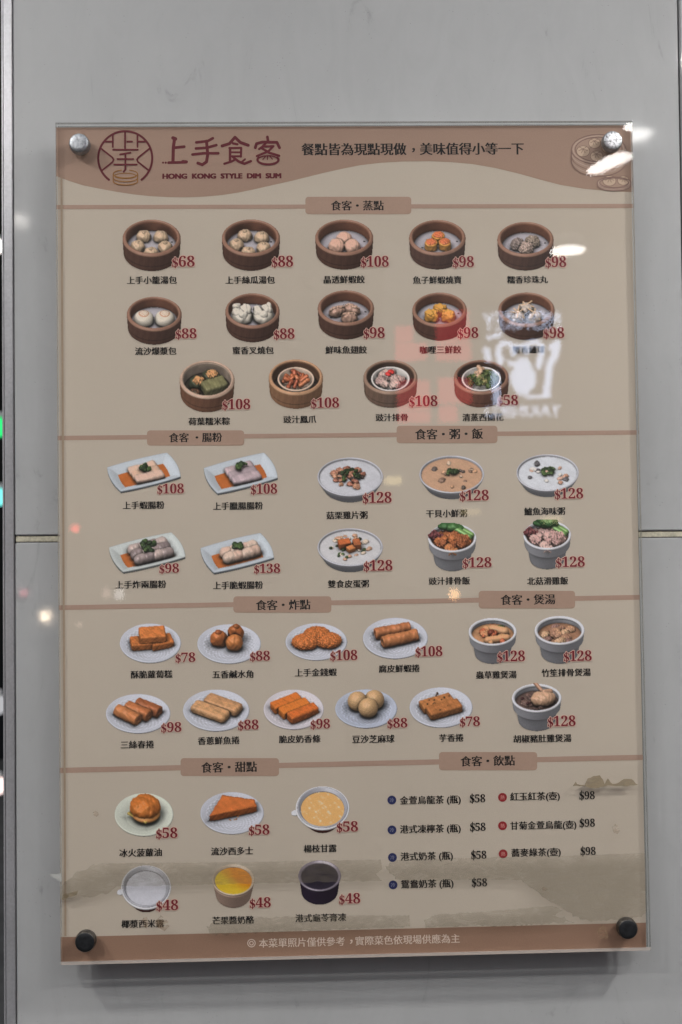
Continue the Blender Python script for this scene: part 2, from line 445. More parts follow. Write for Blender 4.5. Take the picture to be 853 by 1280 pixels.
        S = plate(); e = 38; c = (190, 104, 46)
        o += [fry((-.3, -.05, .17), (.34, .24, .13), .15, c), fry((.36, .0, .17), (.36, .24, .13), .3, c), fry((.06, .06, .42), (.42, .28, .13), .12, (196, 108, 48))]
    elif kind == 'salty_dumpling':
        S = plate(); e = 38
        o += [ell((-.32, .06, .28), (.26, .22, .27), (172, 92, 42), bump=.02, mot=.2), ell((.16, -.14, .28), (.26, .24, .27), (188, 110, 54), bump=.02, mot=.16), ell((.2, .24, .36), (.24, .2, .3), (160, 84, 38), bump=.02, mot=.2), ell((-.34, .06, .54), (.1, .09, .08), (150, 74, 36)), ell((.22, .24, .64), (.1, .09, .08), (140, 74, 36))]
    elif kind == 'money_shrimp':
        S = plate(); e = 38
        for x, y, z in ((-.36, -.1, .2), (.38, -.02, .2), (.02, .22, .26)): o.append(ell((x, y, z), (.42, .34, .2), (190, 100, 42), bump=.028, bf=34, mot=.3, mf=26))
    elif kind == 'tofu_roll':
        S = plate(); e = 38
        o += [rod((-.62, .12, .2), (.44, .42, .2), .17, (176, 104, 62), .10, mot=.18, bump=.018, bf=12), rod((-.40, -.32, .22), (.66, .06, .22), .17, (184, 112, 66), .10, mot=.18, bump=.018, bf=12)]
    elif kind == 'spring_roll':
        S = plate(); e = 38
        for k in range(3): o.append(rod((-.66 + .32 * k, .10 + .16 * k, .2), (.0 + .33 * k, -.44 + .2 * k, .2), .19, ((182, 108, 60), (170, 96, 52), (150, 80, 44))[k], .08, mot=.2, bump=.015))
    elif kind == 'fish_roll':
        S = plate(); e = 38
        o += [fry((-.18, -.12, .17), (.58, .23, .13), -.52, (190, 138, 92), .10, bump=.006), fry((.2, .18, .2), (.58, .23, .13), -.52, (182, 130, 86), .10, bump=.006)]
    elif kind == 'milk_stick':
        S = plate((186, 180, 188)); e = 38
        for k in range(3): o.append(fry((-.26 + .28 * k, .24 - .26 * k, .18), (.52, .18, .14), .55, ((206, 104, 34), (212, 112, 36), (200, 96, 34))[k]))
    elif kind == 'sesame_ball':
        S = plate((162, 168, 186)); e = 38
        for x, y in ((-.28, .14), (.06, -.2), (.26, .22)): o.append(ell((x, y, .32), .31, (194, 152, 106), bump=.004, bf=40, mot=.08, mf=34))
    elif kind == 'taro_roll':
        S = plate(); e = 38
        o += [fry((-.14, .14, .17), (.52, .22, .13), .42, (172, 106, 56)), fry((.10, -.18, .19), (.54, .22, .13), .42, (166, 100, 52))] + crumbs(16, .5, .3, [(70, 44, 28)], 4)
    elif kind == 'cordyceps_soup':
        e = 30; S = ramekin((172, 122, 84), .78)
        o += scatter(12, .66, .78, (.10, .18), [(206, 148, 100), (190, 126, 84), (186, 92, 58)], 41, .03, .06) + [cap((-.2, -.44, .84), (.6, -.3, .86), .14, (208, 150, 104)), cap((.0, .38, .84), (.5, .1, .9), .16, (206, 152, 108)), ell((-.06, .0, .92), (.15, .14, .12), (112, 52, 36))] + garnish(.3, .3, .9, .2, 5, 9)
    elif kind == 'bamboo_rib_soup':
        e = 30; S = ramekin((146, 104, 78), .74)
        o += scatter(18, .62, .72, (.13, .22), [(176, 130, 98), (154, 110, 86), (134, 98, 88), (190, 150, 114)], 42, .03, .10)
    elif kind == 'pepper_chicken_soup':
        e = 30; S = ramekin((96, 76, 70), .74)
        o += scatter(12, .62, .72, (.09, .15), [(112, 84, 76), (130, 100, 88), (84, 64, 60)], 43, .03, .06)
        o += [ell((.26, .0, .94), (.50, .36, .24), (188, 146, 116), a=.25, bump=.02, mot=.1), cap((.2, .2, 1.14), (-.12, .5, 1.36), .07, (176, 130, 104)), cap((.3, .1, 1.14), (.54, .2, 1.1), .10, (182, 138, 110))] + scatter(4, .3, .86, (.05, .06), [(60, 32, 34)], 44, 0, 0, -.4, .0)
    elif kind == 'pineapple_bun':
        S = plate((186, 190, 178), None); e = 38
        o += [tri([(-.56, -.08), (.06, -.52), (.36, -.22), (-.2, .2)], .2, .25, (232, 196, 92), .01), ell((.06, -.04, .22), (.48, .44, .14), (196, 128, 66)), ell((.04, .04, .38), (.50, .46, .28), (188, 102, 38), bump=.03, bf=12, mot=.18)]
    elif kind == 'french_toast':
        S = plate(); e = 46
        o += [tri([(-.70, -.36), (.76, .10), (.70, .40), (-.30, .62)], .1, .36, (178, 88, 36), .03, mot=.10, mf=7, bump=.01)] + crumbs(14, .3, .06, [(196, 120, 60)], 6)
        o += [tri([(-.66, -.34), (.72, .12), (.68, .38), (-.30, .58)], .36, .375, (190, 98, 42), .01, mot=.12, mf=6)]
    elif kind in ('mango_pomelo', 'coconut_sago'):
        e = 40; milk = (236, 178, 104) if kind[0] == 'm' else (176, 176, 186)
        def froth(pm, c):
            v = nz(pm, 13, 2) + nz(pm, 29, 5) * .6; m = sm(-.1, 1.0, v - .5 * (np.sqrt(pm[0]**2 + pm[1]**2)))
            return c * (1 - m[:, None]) + np.array((246, 228, 196)) / 255 * m[:, None]
        S = [rev([(.6, .04), (.88, .36)], .035, (120, 48, 40), gloss=.2), rev([(.90, .38), (.965, .44)], .03, (204, 204, 210), gloss=.25), rev([(.84, .40), (.90, .46)], .03, (150, 150, 160), gloss=.2),
             disc(.86, .36, milk, mot=.03, paint=froth if kind[0] == 'm' else None), ell((-.98, -.16, .40), (.2, .13, .05), (200, 200, 208), a=.2)]
    elif kind == 'mango_pudding':
        e = 42
        def swirl(pm, c):
            m = sm(-.35, .45, pm[0] * .8 + pm[1] * .7 + .2 * nz(pm, 4)); return np.array((236, 196, 40)) / 255 * (1 - m[:, None]) + np.array((230, 138, 22)) / 255 * m[:, None]
        S = [rev([(.76, .04), (.90, .74)], .05, (204, 166, 146), gloss=.25), rev([(.88, .80), (.94, .86)], .03, (190, 170, 150), gloss=.3), disc(.9, .76, (236, 180, 36), paint=swirl, mot=.04)]
    elif kind == 'herbal_jelly':
        e = 38
        S = [rev([(.80, .04), (.88, .66)], .05, (48, 30, 58), gloss=.3), rev([(.90, .78), (.96, .82)], .035, (124, 114, 130), gloss=.5), rev([(.86, .72), (.9, .78)], .03, (70, 58, 78), gloss=.4), disc(.88, .74, (36, 30, 44), mot=.2, mf=4, gloss=.3)]
    return S + o, e

# ---------------------------------------------------------------- materials of the setting
def tile_material(name, base):
    m = mat(name, base, .55, 0, .2, Coat_Weight=.8, Coat_Roughness=.035); t, b, N, L = nodes(m)
    g = N('NewGeometry')
    big = N('TexNoise', Scale=4.5, Detail=6, Roughness=.6); L(g.outputs['Position'], big.inputs['Vector'])
    mp = N('Mapping'); mp.inputs['Scale'].default_value = (1, 1, .35); L(g.outputs['Position'], mp.inputs['Vector'])
    smear = N('TexNoise', Scale=26, Detail=8, Roughness=.65, Distortion=1.2); L(mp.outputs[0], smear.inputs['Vector'])
    sp = N('TexVoronoi', Scale=240); L(g.outputs['Position'], sp.inputs['Vector'])
    spk = N('TexNoise', Scale=55, Detail=2); L(g.outputs['Position'], spk.inputs['Vector'])
    r1 = ramp(N('ValToRGB'), (.3, .95), (.7, 1.04)); L(big.outputs[0], r1.inputs[0])
    r2 = ramp(N('ValToRGB'), (.29, .78), (.37, .96), (.6, 1.0)); L(smear.outputs[0], r2.inputs[0])
    r3 = ramp(N('ValToRGB'), (.05, .35), (.11, 1.0)); L(sp.outputs['Distance'], r3.inputs[0])
    r4 = ramp(N('ValToRGB'), (.56, 0.0), (.66, 1.0)); L(spk.outputs[0], r4.inputs[0])
    gs = N('Mix', data_type='RGBA'); gs.inputs[6].default_value = (1, 1, 1, 1); L(r4.outputs[0], gs.inputs[0]); L(r3.outputs[0], gs.inputs[7])
    def mul(a, c):
        x = N('Mix', data_type='RGBA', blend_type='MULTIPLY'); x.inputs[0].default_value = 1
        L(a, x.inputs[6]); L(c, x.inputs[7]); return x.outputs[2]
    c0 = N('RGB'); c0.outputs[0].default_value = (*base, 1)
    L(mul(mul(mul(c0.outputs[0], r1.outputs[0]), r2.outputs[0]), gs.outputs[2]), b.inputs['Base Color'])
    fine = N('TexNoise', Scale=900, Detail=2); L(g.outputs['Position'], fine.inputs['Vector'])
    wav = N('TexNoise', Scale=7, Detail=1); L(g.outputs['Position'], wav.inputs['Vector'])
    bu = N('Bump', Strength=.05, Distance=.0004); L(fine.outputs[0], bu.inputs['Height'])
    bw = N('Bump', Strength=.02, Distance=.01); L(wav.outputs[0], bw.inputs['Height']); L(bu.outputs[0], bw.inputs['Normal'])
    L(bw.outputs[0], b.inputs['Normal'])
    rr = ramp(N('ValToRGB'), (.35, .03), (.65, .07)); L(smear.outputs[0], rr.inputs[0]); L(rr.outputs[0], b.inputs['Coat Roughness'])
    return m
M_TILE = tile_material('glazed_grey_tile', (.43, .437, .44))
M_TRIM = mottled('grey_trim_metal', (.43, .43, .45), .10, 18, .38, .4); M_TRIM.node_tree.nodes['Principled BSDF'].inputs['Metallic'].default_value = .45
M_GROUT = mottled('beige_sealant', (.50, .47, .37), .22, 60, .7, .2)
M_DARK = mat('dark_core', (.02, .02, .02), .9)
M_GROUND = mottled('asphalt', (.05, .05, .05), .3, 8, .85, .2)
M_NIGHT = mottled('night_facade', (.012, .013, .015), .4, 2, .8, .2)
M_SHOP = mottled('dim_facade', (.07, .07, .075), .3, 2, .8, .2)

# ---------------------------------------------------------------- setting
gr = mesh('ground', [(-30, -30, 0), (30, -30, 0), (30, 30, 0), (-30, 30, 0)], [(0, 1, 2, 3)], M_GROUND); tag(gr, kind='structure')
bd = bm_obj('street_backdrop', box_bm((-7, 6, .004), (1.5, 6.3, 6)), M_NIGHT); tag(bd, kind='structure')
sf = bm_obj('opposite_facade', box_bm((-2.2, -4.3, .004), (3.2, -4.08, 3.1)), M_SHOP); tag(sf, kind='structure')

WY = .030               # face of the wall tiles; the front of the sign's clear sheet is at Y = 0
wall = empty('tiled_wall', (0, .1, .004))
tag(wall, 'pale grey glazed tile wall with a beige joint, behind the menu board', 'wall')
def slab(name, quad, y0, y1, m, bev=.0012):
    (a, b, c, d) = quad
    bm = bmesh.new()
    f = [bm.verts.new((p[0], y0, p[1])) for p in quad]; k = [bm.verts.new((p[0], y1, p[1])) for p in quad]
    bm.faces.new(f); bm.faces.new(k[::-1])
    for i in range(4): bm.faces.new((f[i], k[i], k[(i + 1) % 4], f[(i + 1) % 4]))
    bmesh.ops.recalc_face_normals(bm, faces=bm.faces)
    if bev: bmesh.ops.bevel(bm, geom=bm.edges[:], offset=bev, segments=2, affect='EDGES')
    return bm_obj(name, bm, m, wall)
rx = lambda z: .3622 - (2.0742 - z) * .0073          # the right-hand tile edge is not quite plumb
jz = lambda x: 1.49815 - .0064 * x                   # nor is the joint quite level
lx = lambda z: -.3521 - (2.0742 - z) * .0010
H = .0037
slab('wall_tile', [(lx(1.5), jz(lx(1.5)) + H), (rx(1.5), jz(rx(1.5)) + H), (rx(2.6), 2.6), (lx(2.6), 2.6)], WY, WY + .012, M_TILE)
slab('wall_tile', [(lx(.3), .3), (rx(.3), .3), (rx(1.5), jz(rx(1.5)) - H), (lx(1.5), jz(lx(1.5)) - H)], WY, WY + .012, M_TILE)
slab('wall_tile', [(rx(.3) + .0018, .3), (.96, .3), (.96, 2.6), (rx(2.6) + .0018, 2.6)], WY - .0006, WY + .012, M_TILE)
g = .0009
slab('joint_sealant', [(lx(1.5) + .0006, jz(lx(1.5)) - H + g * .7), (rx(1.5) - .0006, jz(rx(1.5)) - H + g * .7), (rx(1.5) - .0006, jz(rx(1.5)) + H - g), (lx(1.5) + .0006, jz(lx(1.5)) + H - g)], WY + .0012, WY + .012, M_GROUT, .0006)
slab('wall_core', [(-.352, .02), (.96, .02), (.96, 2.62), (-.352, 2.62)], WY + .0125, WY + .16, M_DARK, 0)
el_ = lambda z: -.3640 - (2.0742 - z) * .0015
slab('edge_trim', [(el_(.02) + .0021, .02), (lx(.02) - .0007, .02), (lx(2.6) - .0007, 2.62), (el_(2.62) + .0021, 2.62)], WY - .0012, WY + .16, M_TRIM, .0006)
slab('trim_lip', [(el_(.02), .02), (el_(.02) + .0017, .02), (el_(2.62) + .0017, 2.62), (el_(2.62), 2.62)], WY - .0014, WY + .15, M_TRIM, .0004)

# ---------------------------------------------------------------- lamps of the place
M_LAMP = emit('lamp_diffuser', (1.0, .975, .94), LAMP)
M_LAMP_NEAR = emit('near_diffuser', (1.0, .975, .94), LAMP * 2.2)
M_LAMP_DIM = emit('dimmed_diffuser', (1.0, .975, .94), 26.0)
M_WHITE = mat('white_enamel', (.75, .75, .75), .4)
def downlight(x, y, z, label, r=.075, m=M_LAMP):
    t = empty('ceiling_downlight', (x, y, z)); tag(t, label, 'lamp', 'round ceiling lamps in front of the wall')
    bm_obj('housing', lathe_bm([(0, .05), (r * .9, .05), (r * 1.12, .004), (r * 1.12, -.004), (r * 1.01, -.006), (r * 1.01, .002)], (x, y, z), 'Z'), M_WHITE, t, True)
    bm_obj('diffuser', lathe_bm([(0, .001), (r, .001), (r, -.003), (0, -.003)], (x, y, z), 'Z'), m, t)
downlight(1.42, -.80, 2.70, 'round white ceiling lamp nearest the wall on the right', .080, M_LAMP_NEAR)
downlight(-1.36, -.80, 2.70, 'round white ceiling lamp nearest the wall on the left', .064, M_LAMP_NEAR)
downlight(.98, -1.35, 2.70, 'round white ceiling lamp second from the wall on the right')
downlight(-.98, -1.35, 2.70, 'round white ceiling lamp second from the wall on the left')
downlight(.934, -1.845, 2.70, 'round dim ceiling lamp mirrored in the tile right of the board', .052, M_LAMP_DIM)
downlight(.944, -2.16, 2.70, 'round dim ceiling lamp mirrored in the top right corner of the board', .064, M_LAMP_DIM)
downlight(1.044, -3.122, 2.70, 'round dim ceiling lamp mirrored beside the fifth steamer of the board', .075, M_LAMP_DIM)

def ball(r, c, n=20):
    return lathe_bm([(r * math.sin(math.pi * k / 10), -r * math.cos(math.pi * k / 10)) for k in range(11)], c, 'Z', n)
def bulb(loc, r, col, s, label):
    t = empty('globe_lamp', loc); tag(t, label, 'lamp', 'small globe lamps of the street')
    bm_obj('globe', ball(r, loc), emit('glow', col, s * 2), t, True)
    bm_obj('cap', lathe_bm([(0, r * 1.5), (r * .4, r * 1.45), (r * .5, r * .9), (0, r * .85)], loc, 'Z'), M_WHITE, t, True)
def warm_lamp(loc, a, b, s, label):
    t = empty('strip_lamp', loc); tag(t, label, 'lamp', 'warm lamps over the opposite facade')
    bm_obj('shade', box_bm((loc[0] - a * 1.1, loc[1] - .05, loc[2] + b), (loc[0] + a * 1.1, loc[1] + .05, loc[2] + b + .02), .004), M_WHITE, t)
    bm_obj('tube', box_bm((loc[0] - a, loc[1] - .03, loc[2] - b), (loc[0] + a, loc[1] + .03, loc[2] + b - .002), b * .8, 3), emit('warm_glow', (1, .82, .42), s * 2), t, True)
warm_lamp((.361, -4.0, 1.79), .045, .022, 3.0, 'warm yellow lamp mirrored beside the first bowl of congee')
warm_lamp((.748, -4.0, 1.627), .05, .016, 1.6, 'warm yellow lamp mirrored under the second bowl of congee')
warm_lamp((1.163, -4.0, 1.581), .05, .018, 2.0, 'warm yellow lamp mirrored under the third bowl of congee')
bulb((-1.237, -4.0, 1.577), .022, (1, .12, .10), 7, 'red globe lamp mirrored at the left edge of the board')
bulb((-1.021, -4.0, 1.238), .024, (1, 1, 1), 3, 'white globe lamp mirrored left of the fried snacks heading')
bulb((-1.085, -4.0, 1.243), .022, (1, .75, .65), 1.8, 'pinkish globe lamp beside the white one in the mirror image')
bulb((.659, -4.0, 1.212), .026, (1, .55, .22), 8, 'orange globe lamp mirrored above the fourth fried dish')
bulb((-1.221, -4.0, 1.093), .016, (1, .8, .7), 2, 'faint globe lamp mirrored left of the fried radish cake')
bulb((-1.218, -2.97, 2.813), .026, (1, .95, .88), 9, 'white globe lamp mirrored in the upper left tile')
bulb((-1.13, -2.97, 1.205), .020, (1, .80, .58), 30, 'bright warm globe lamp mirrored in the lower left tile')
bulb((-1.215, -2.97, 1.300), .016, (1, .3, .35), 5, 'pink globe lamp mirrored in the lower left tile')
bulb((-1.615, 4.0, 2.085), .05, (.04, .9, .25), .55, 'green globe lamp glowing in the dark left of the wall')
bulb((-1.618, 4.0, 1.735), .045, (.2, .85, .8), .7, 'cyan globe lamp glowing in the dark left of the wall')
bulb((-1.62, 4.0, 3.0), .035, (1, .95, .9), 1.2, 'white globe lamp high in the dark left of the wall')
bulb((-1.63, 4.0, .30), .045, (1, .78, .74), .8, 'pale globe lamp low in the dark left of the wall')
bulb((-1.63, 4.0, .70), .05, (.5, .5, .52), .5, 'dim grey globe lamp low in the dark left of the wall')

M_VEIL = emit('dim_veil_glow', (.92, .95, 1.0), .24); M_VEIL2 = emit('dimmer_veil_glow', (1.0, .96, .90), .17)  # unseen glowing panes, added to lay a pale veil over the board
def glow_pane(x0, x1, z0, z1, m, label):
    t = empty('added_glow_pane', ((x0 + x1) / 2, -4.07, z0)); tag(t, label, 'glow_pane')
    bm_obj('frame', box_bm((x0 - .03, -4.079, z0 - .03), (x1 + .03, -4.06, z1 + .03), .004), M_PANEL, t)
    bm_obj('pane', box_bm((x0, -4.062, z0), (x1, -4.052, z1)), m, t)
M_PANEL = mat('black_panel', (.015, .015, .016), .6)
glow_pane(.33, 1.60, 2.02, 3.02, M_VEIL, 'added faintly lit window behind the two lit signs')
glow_pane(.345, 1.60, 1.25, 1.93, M_VEIL2, 'added dim window under the two lit signs')
glow_pane(-1.20, .10, .42, 1.80, M_VEIL2, 'added dim wide window of the opposite facade on the left')

# two lit signs on the opposite facade (mirrored in the board)
M_SIGNW = emit('sign_white_glow', (.70, .82, 1.08), 12.0)
M_SIGNR = emit('sign_red_glow', (1.0, .07, .09), 4.2)
M_PANEL = mat('black_panel', (.015, .015, .016), .6)
SY = -3.995
def sg(zx, zy):         # measurement on the mirror image -> point on the sign face
    px, py = 590 + zx / 6.56, 370 + zy / 6.56
    return (.828 + (px - 603) / 99 * .394, 2.666 - (py - 385) / 143 * .589)
def stroke_mesh(lines, w, conv, y, dy=0.0):
    """lines: list of (points, width) -> flat ribbon geometry with round ends, in plane Y=y"""
    V, F = [], []
    lay = 0
    for item in lines:
        pts, ww = item if isinstance(item, tuple) and isinstance(item[0], list) else (item, w)
        P = [Vector(p) for p in pts]
        for i, p in enumerate(P):
            b = len(V); yy = y - lay * dy; lay += 1
            for k in range(14):
                a = 2 * math.pi * k / 14; q = conv(p.x + ww / 2 * math.cos(a), p.y + ww / 2 * math.sin(a)); V.append((q[0], yy, q[1]))
            F.append(list(range(b, b + 14)))
            if i + 1 < len(P):
                d = P[i + 1] - p
                if d.length < 1e-6: continue
                nrm = Vector((-d.y, d.x)).normalized() * ww / 2; b = len(V); yy = y - lay * dy; lay += 1
                for q in (p + nrm, P[i + 1] + nrm, P[i + 1] - nrm, p - nrm):
                    q = conv(q.x, q.y); V.append((q[0], yy, q[1]))
                F.append([b, b + 1, b + 2, b + 3])
    return V, F
def ellpts(cx, cy, a, b, a0=0, a1=360, n=24): return [(cx + a * math.cos(R_(a0 + (a1 - a0) * k / n)), cy + b * math.sin(R_(a0 + (a1 - a0) * k / n))) for k in range(n + 1)]

_tc = {}
def text_geom(s, res=3):
    if s in _tc: return _tc[s]
    c = bpy.data.curves.new('lettering', 'FONT'); c.body = s; c.resolution_u = res
    o = bpy.data.objects.new('lettering', c); COL.objects.link(o)
    bpy.context.view_layer.update()
    me = o.evaluated_get(bpy.context.evaluated_depsgraph_get()).to_mesh()
    V = np.array([tuple(v.co)[:2] for v in me.vertices]); F = [list(p.vertices) for p in me.polygons]
    bpy.data.objects.remove(o); bpy.data.curves.remove(c)
    _tc[s] = (V, F); return V, F
def weight(V, F, bx, n=3, by=0.0):
    """heavier lettering: copies shifted along x (and y), each a hair in front of the last"""
    VV, FF = [], []
    for i in range(n):
        t = i / (n - 1) - .5 if n > 1 else 0
        b = sum(len(a) for a in VV)
        VV.append(np.column_stack([V[:, 0] + t * bx, V[:, 1] + (t * by), np.full(len(V), i)])); FF += [[j + b for j in f] for f in F]
    return np.vstack(VV), FF

sign = empty('light_box_sign', (1.025, SY, 2.37)); tag(sign, 'black light box sign with a white monkey face and white lettering', 'sign')
bm_obj('panel', box_bm((.77, SY - .06, 2.02), (1.27, SY - .004, 2.73), .004), M_PANEL, sign)
V, F = stroke_mesh([([(130, 350), (235, 322)], 34), (ellpts(275, 460, 64, 66, 120, 372, 14), 50), (ellpts(515, 452, 68, 64, 170, 400, 14), 50), ([(212, 480), (225, 545)], 50), ([(575, 490), (548, 570)], 54), ([(345, 420), (450, 415)], 40), ([(300, 545), (345, 560)], 34),
                    ([(415, 590), (415, 730)], 168), ([(345, 640), (350, 720)], 80), ([(485, 640), (480, 720)], 80), ([(110, 450), (130, 520)], 56), ([(180, 640), (190, 850)], 66),
                    ([(705, 400), (695, 490), (640, 560), (628, 700), (608, 790)], 62), ([(660, 420), (680, 470)], 50), ([(440, 825), (640, 815)], 26)], 40, sg, SY, 0.00002)
mesh('monkey_emblem', V, F, M_SIGNW, sign)
def sign_text(s, zx0, zx1, zy0, zy1):
    V, F = text_geom(s); V, F = weight(V, F, .03, 2)
    lo, hi = V.min(0), V.max(0); out = []
    for x, y, k in V:
        u, v = (x - lo[0]) / (hi[0] - lo[0]), (y - lo[1]) / (hi[1] - lo[1])
        q = sg(zx1 + (zx0 - zx1) * u, zy1 + (zy0 - zy1) * v); out.append((q[0], SY + k * .00002, q[1]))
    mesh('lettering', out, F, M_SIGNW, sign)
sign_text('MONKEY', 85, 735, 150, 285); sign_text('YAKINIKU', 95, 728, 890, 1005)

red = empty('red_sign', (.59, SY, 2.37)); tag(red, 'lit red sign board of broad red bars on grey', 'sign')
bm_obj('panel', box_bm((.36, SY - .06, 2.04), (.765, SY - .004, 2.72), .004), mat('grey_panel', (.10, .10, .10), .6), red)
def rs(zx, zy):
    px, py = 480 + zx / 6.56, 360 + zy / 6.56
    return (.379 + (px - 493) / 105 * .418, 2.67 - (py - 385) / 145 * .596)
for (a, b, c, d) in ((90, 320, 240, 440), (90, 450, 270, 600), (430, 200, 710, 460), (270, 455, 355, 590), (430, 470, 720, 600), (100, 760, 370, 1000), (440, 740, 720, 940), (100, 1010, 370, 1110), (440, 960, 600, 1110)):
    p, q = rs(a, b), rs(c, d)
    bm_obj('red_bar', box_bm((p[0], SY - .004, q[1]), (q[0], SY + .004, p[1])), M_SIGNR, red)

# ---------------------------------------------------------------- the menu board
YF, YB = 0.0, .0050                       # clear front sheet
YP = .0058                                # face of the poster; print layers step toward the viewer
ly = lambda k: YP - .0001 * k
def acrylic_material():
    m = bpy.data.materials.new('clear_acrylic'); m.use_nodes = True; t = m.node_tree; t.nodes.clear()
    N = lambda k, **kw: _new(t, k, kw); L = t.links.new
    o = N('OutputMaterial'); tr = N('BsdfTransparent'); tr.inputs[0].default_value = (.985, .985, .98, 1)
    gl = N('BsdfGlossy', Roughness=.012); mx = N('MixShader')
    geo = N('NewGeometry'); mp = N('Mapping'); mp.inputs['Scale'].default_value = (.6, 1, 2.6); L(geo.outputs['Position'], mp.inputs[0])
    n1 = N('TexNoise', Scale=5, Detail=1.5); L(mp.outputs[0], n1.inputs['Vector'])
    bu = N('Bump', Strength=.012, Distance=.01); L(n1.outputs[0], bu.inputs['Height']); L(bu.outputs[0], gl.inputs['Normal'])
    # Schlick's law on the absolute angle, the same for light entering and leaving the sheet
    dt = N('VectorMath', operation='DOT_PRODUCT'); L(geo.outputs['Normal'], dt.inputs[0]); L(geo.outputs['Incoming'], dt.inputs[1])
    ab = N('Math', operation='ABSOLUTE'); L(dt.outputs['Value'], ab.inputs[0]); om = N('Math', operation='SUBTRACT'); om.inputs[0].default_value = 1; L(ab.outputs[0], om.inputs[1])
    p5 = N('Math', operation='POWER'); L(om.outputs[0], p5.inputs[0]); p5.inputs[1].default_value = 5
    fr = N('Math', operation='MULTIPLY_ADD'); L(p5.outputs[0], fr.inputs[0]); fr.inputs[1].default_value = .95; fr.inputs[2].default_value = .045
    L(fr.outputs[0], mx.inputs[0]); L(tr.outputs[0], mx.inputs[1]); L(gl.outputs[0], mx.inputs[2]); L(mx.outputs[0], o.inputs[0])
    return m
M_ACR = acrylic_material()
def edge_material():
    m = bpy.data.materials.new('acrylic_edge'); m.use_nodes = True; t = m.node_tree; t.nodes.clear()
    o = _new(t, 'OutputMaterial', {}); gl = _new(t, 'BsdfGlossy', dict(Roughness=.12)); gl.inputs[0].default_value = (.86, .87, .85, 1)
    df = _new(t, 'BsdfDiffuse', {}); df.inputs[0].default_value = (.42, .44, .42, 1); mx = _new(t, 'MixShader', {}); mx.inputs[0].default_value = .35
    tr = _new(t, 'BsdfTransparent', {}); m2 = _new(t, 'MixShader', {}); m2.inputs[0].default_value = .75
    t.links.new(gl.outputs[0], mx.inputs[1]); t.links.new(df.outputs[0], mx.inputs[2]); t.links.new(tr.outputs[0], m2.inputs[1]); t.links.new(mx.outputs[0], m2.inputs[2]); t.links.new(m2.outputs[0], o.inputs[0])
    return m
M_EDGE = edge_material()
M_PAPER = mottled('poster_cream', ink(158, 148.5, 137), .025, 6, .6, .2, 700)
M_BAND = mottled('poster_brown', ink(133, 111, 98), .04, 10, .6, .2, 700)
M_FOOT = mottled('poster_foot_brown', ink(120, 95, 80), .05, 14, .6, .2, 700)
M_HEAD = mottled('poster_heading_tan', ink(139, 117, 104), .03, 14, .6, .2)
M_LINE = mottled('poster_line_tan', ink(139, 117, 105), .03, 14, .6, .2)
M_REFRACT = mottled('painted_refraction', ink(140, 124, 108), .06, 20, .6, .2)  # darker cream paints in the refraction band along the acrylic's left edge
M_BLACK = mat('black_ink', (.018, .017, .017), .6, 0, .2)
M_MAROON = mat('maroon_ink', ink(80, 30, 36), .6, 0, .2)
M_PRICE = mat('price_red_ink', ink(98, 30, 38), .6, 0, .2)
M_GLOW = mat('price_outline_ink', ink(176, 146, 134), .6, 0, .2)
M_OCHRE = mat('ochre_ink', ink(120, 84, 46), .6, 0, .2)
M_BLUE = mat('blue_ink', ink(36, 40, 74), .6, 0, .2)
M_REDDOT = mat('red_dot_ink', ink(118, 36, 40), .6, 0, .2)
M_PALE = mat('pale_ink', ink(176, 160, 148), .6, 0, .2)
def print_material():
    m = mat('printed_photo_ink', (.5, .5, .5), .6, 0, .2); t, b, N, L = nodes(m)
    a = N('Attribute', attribute_name='ink'); g = N('NewGeometry'); n = N('TexNoise', Scale=1500, Detail=1)
    L(g.outputs['Position'], n.inputs['Vector']); r = ramp(N('ValToRGB'), (.3, .90), (.7, 1.08)); L(n.outputs[0], r.inputs[0])
    x = N('Mix', data_type='RGBA', blend_type='MULTIPLY'); x.inputs[0].default_value = 1
    L(a.outputs['Color'], x.inputs[6]); L(r.outputs[0], x.inputs[7]); L(x.outputs[2], b.inputs['Base Color'])
    return m
M_PRINT = print_material()

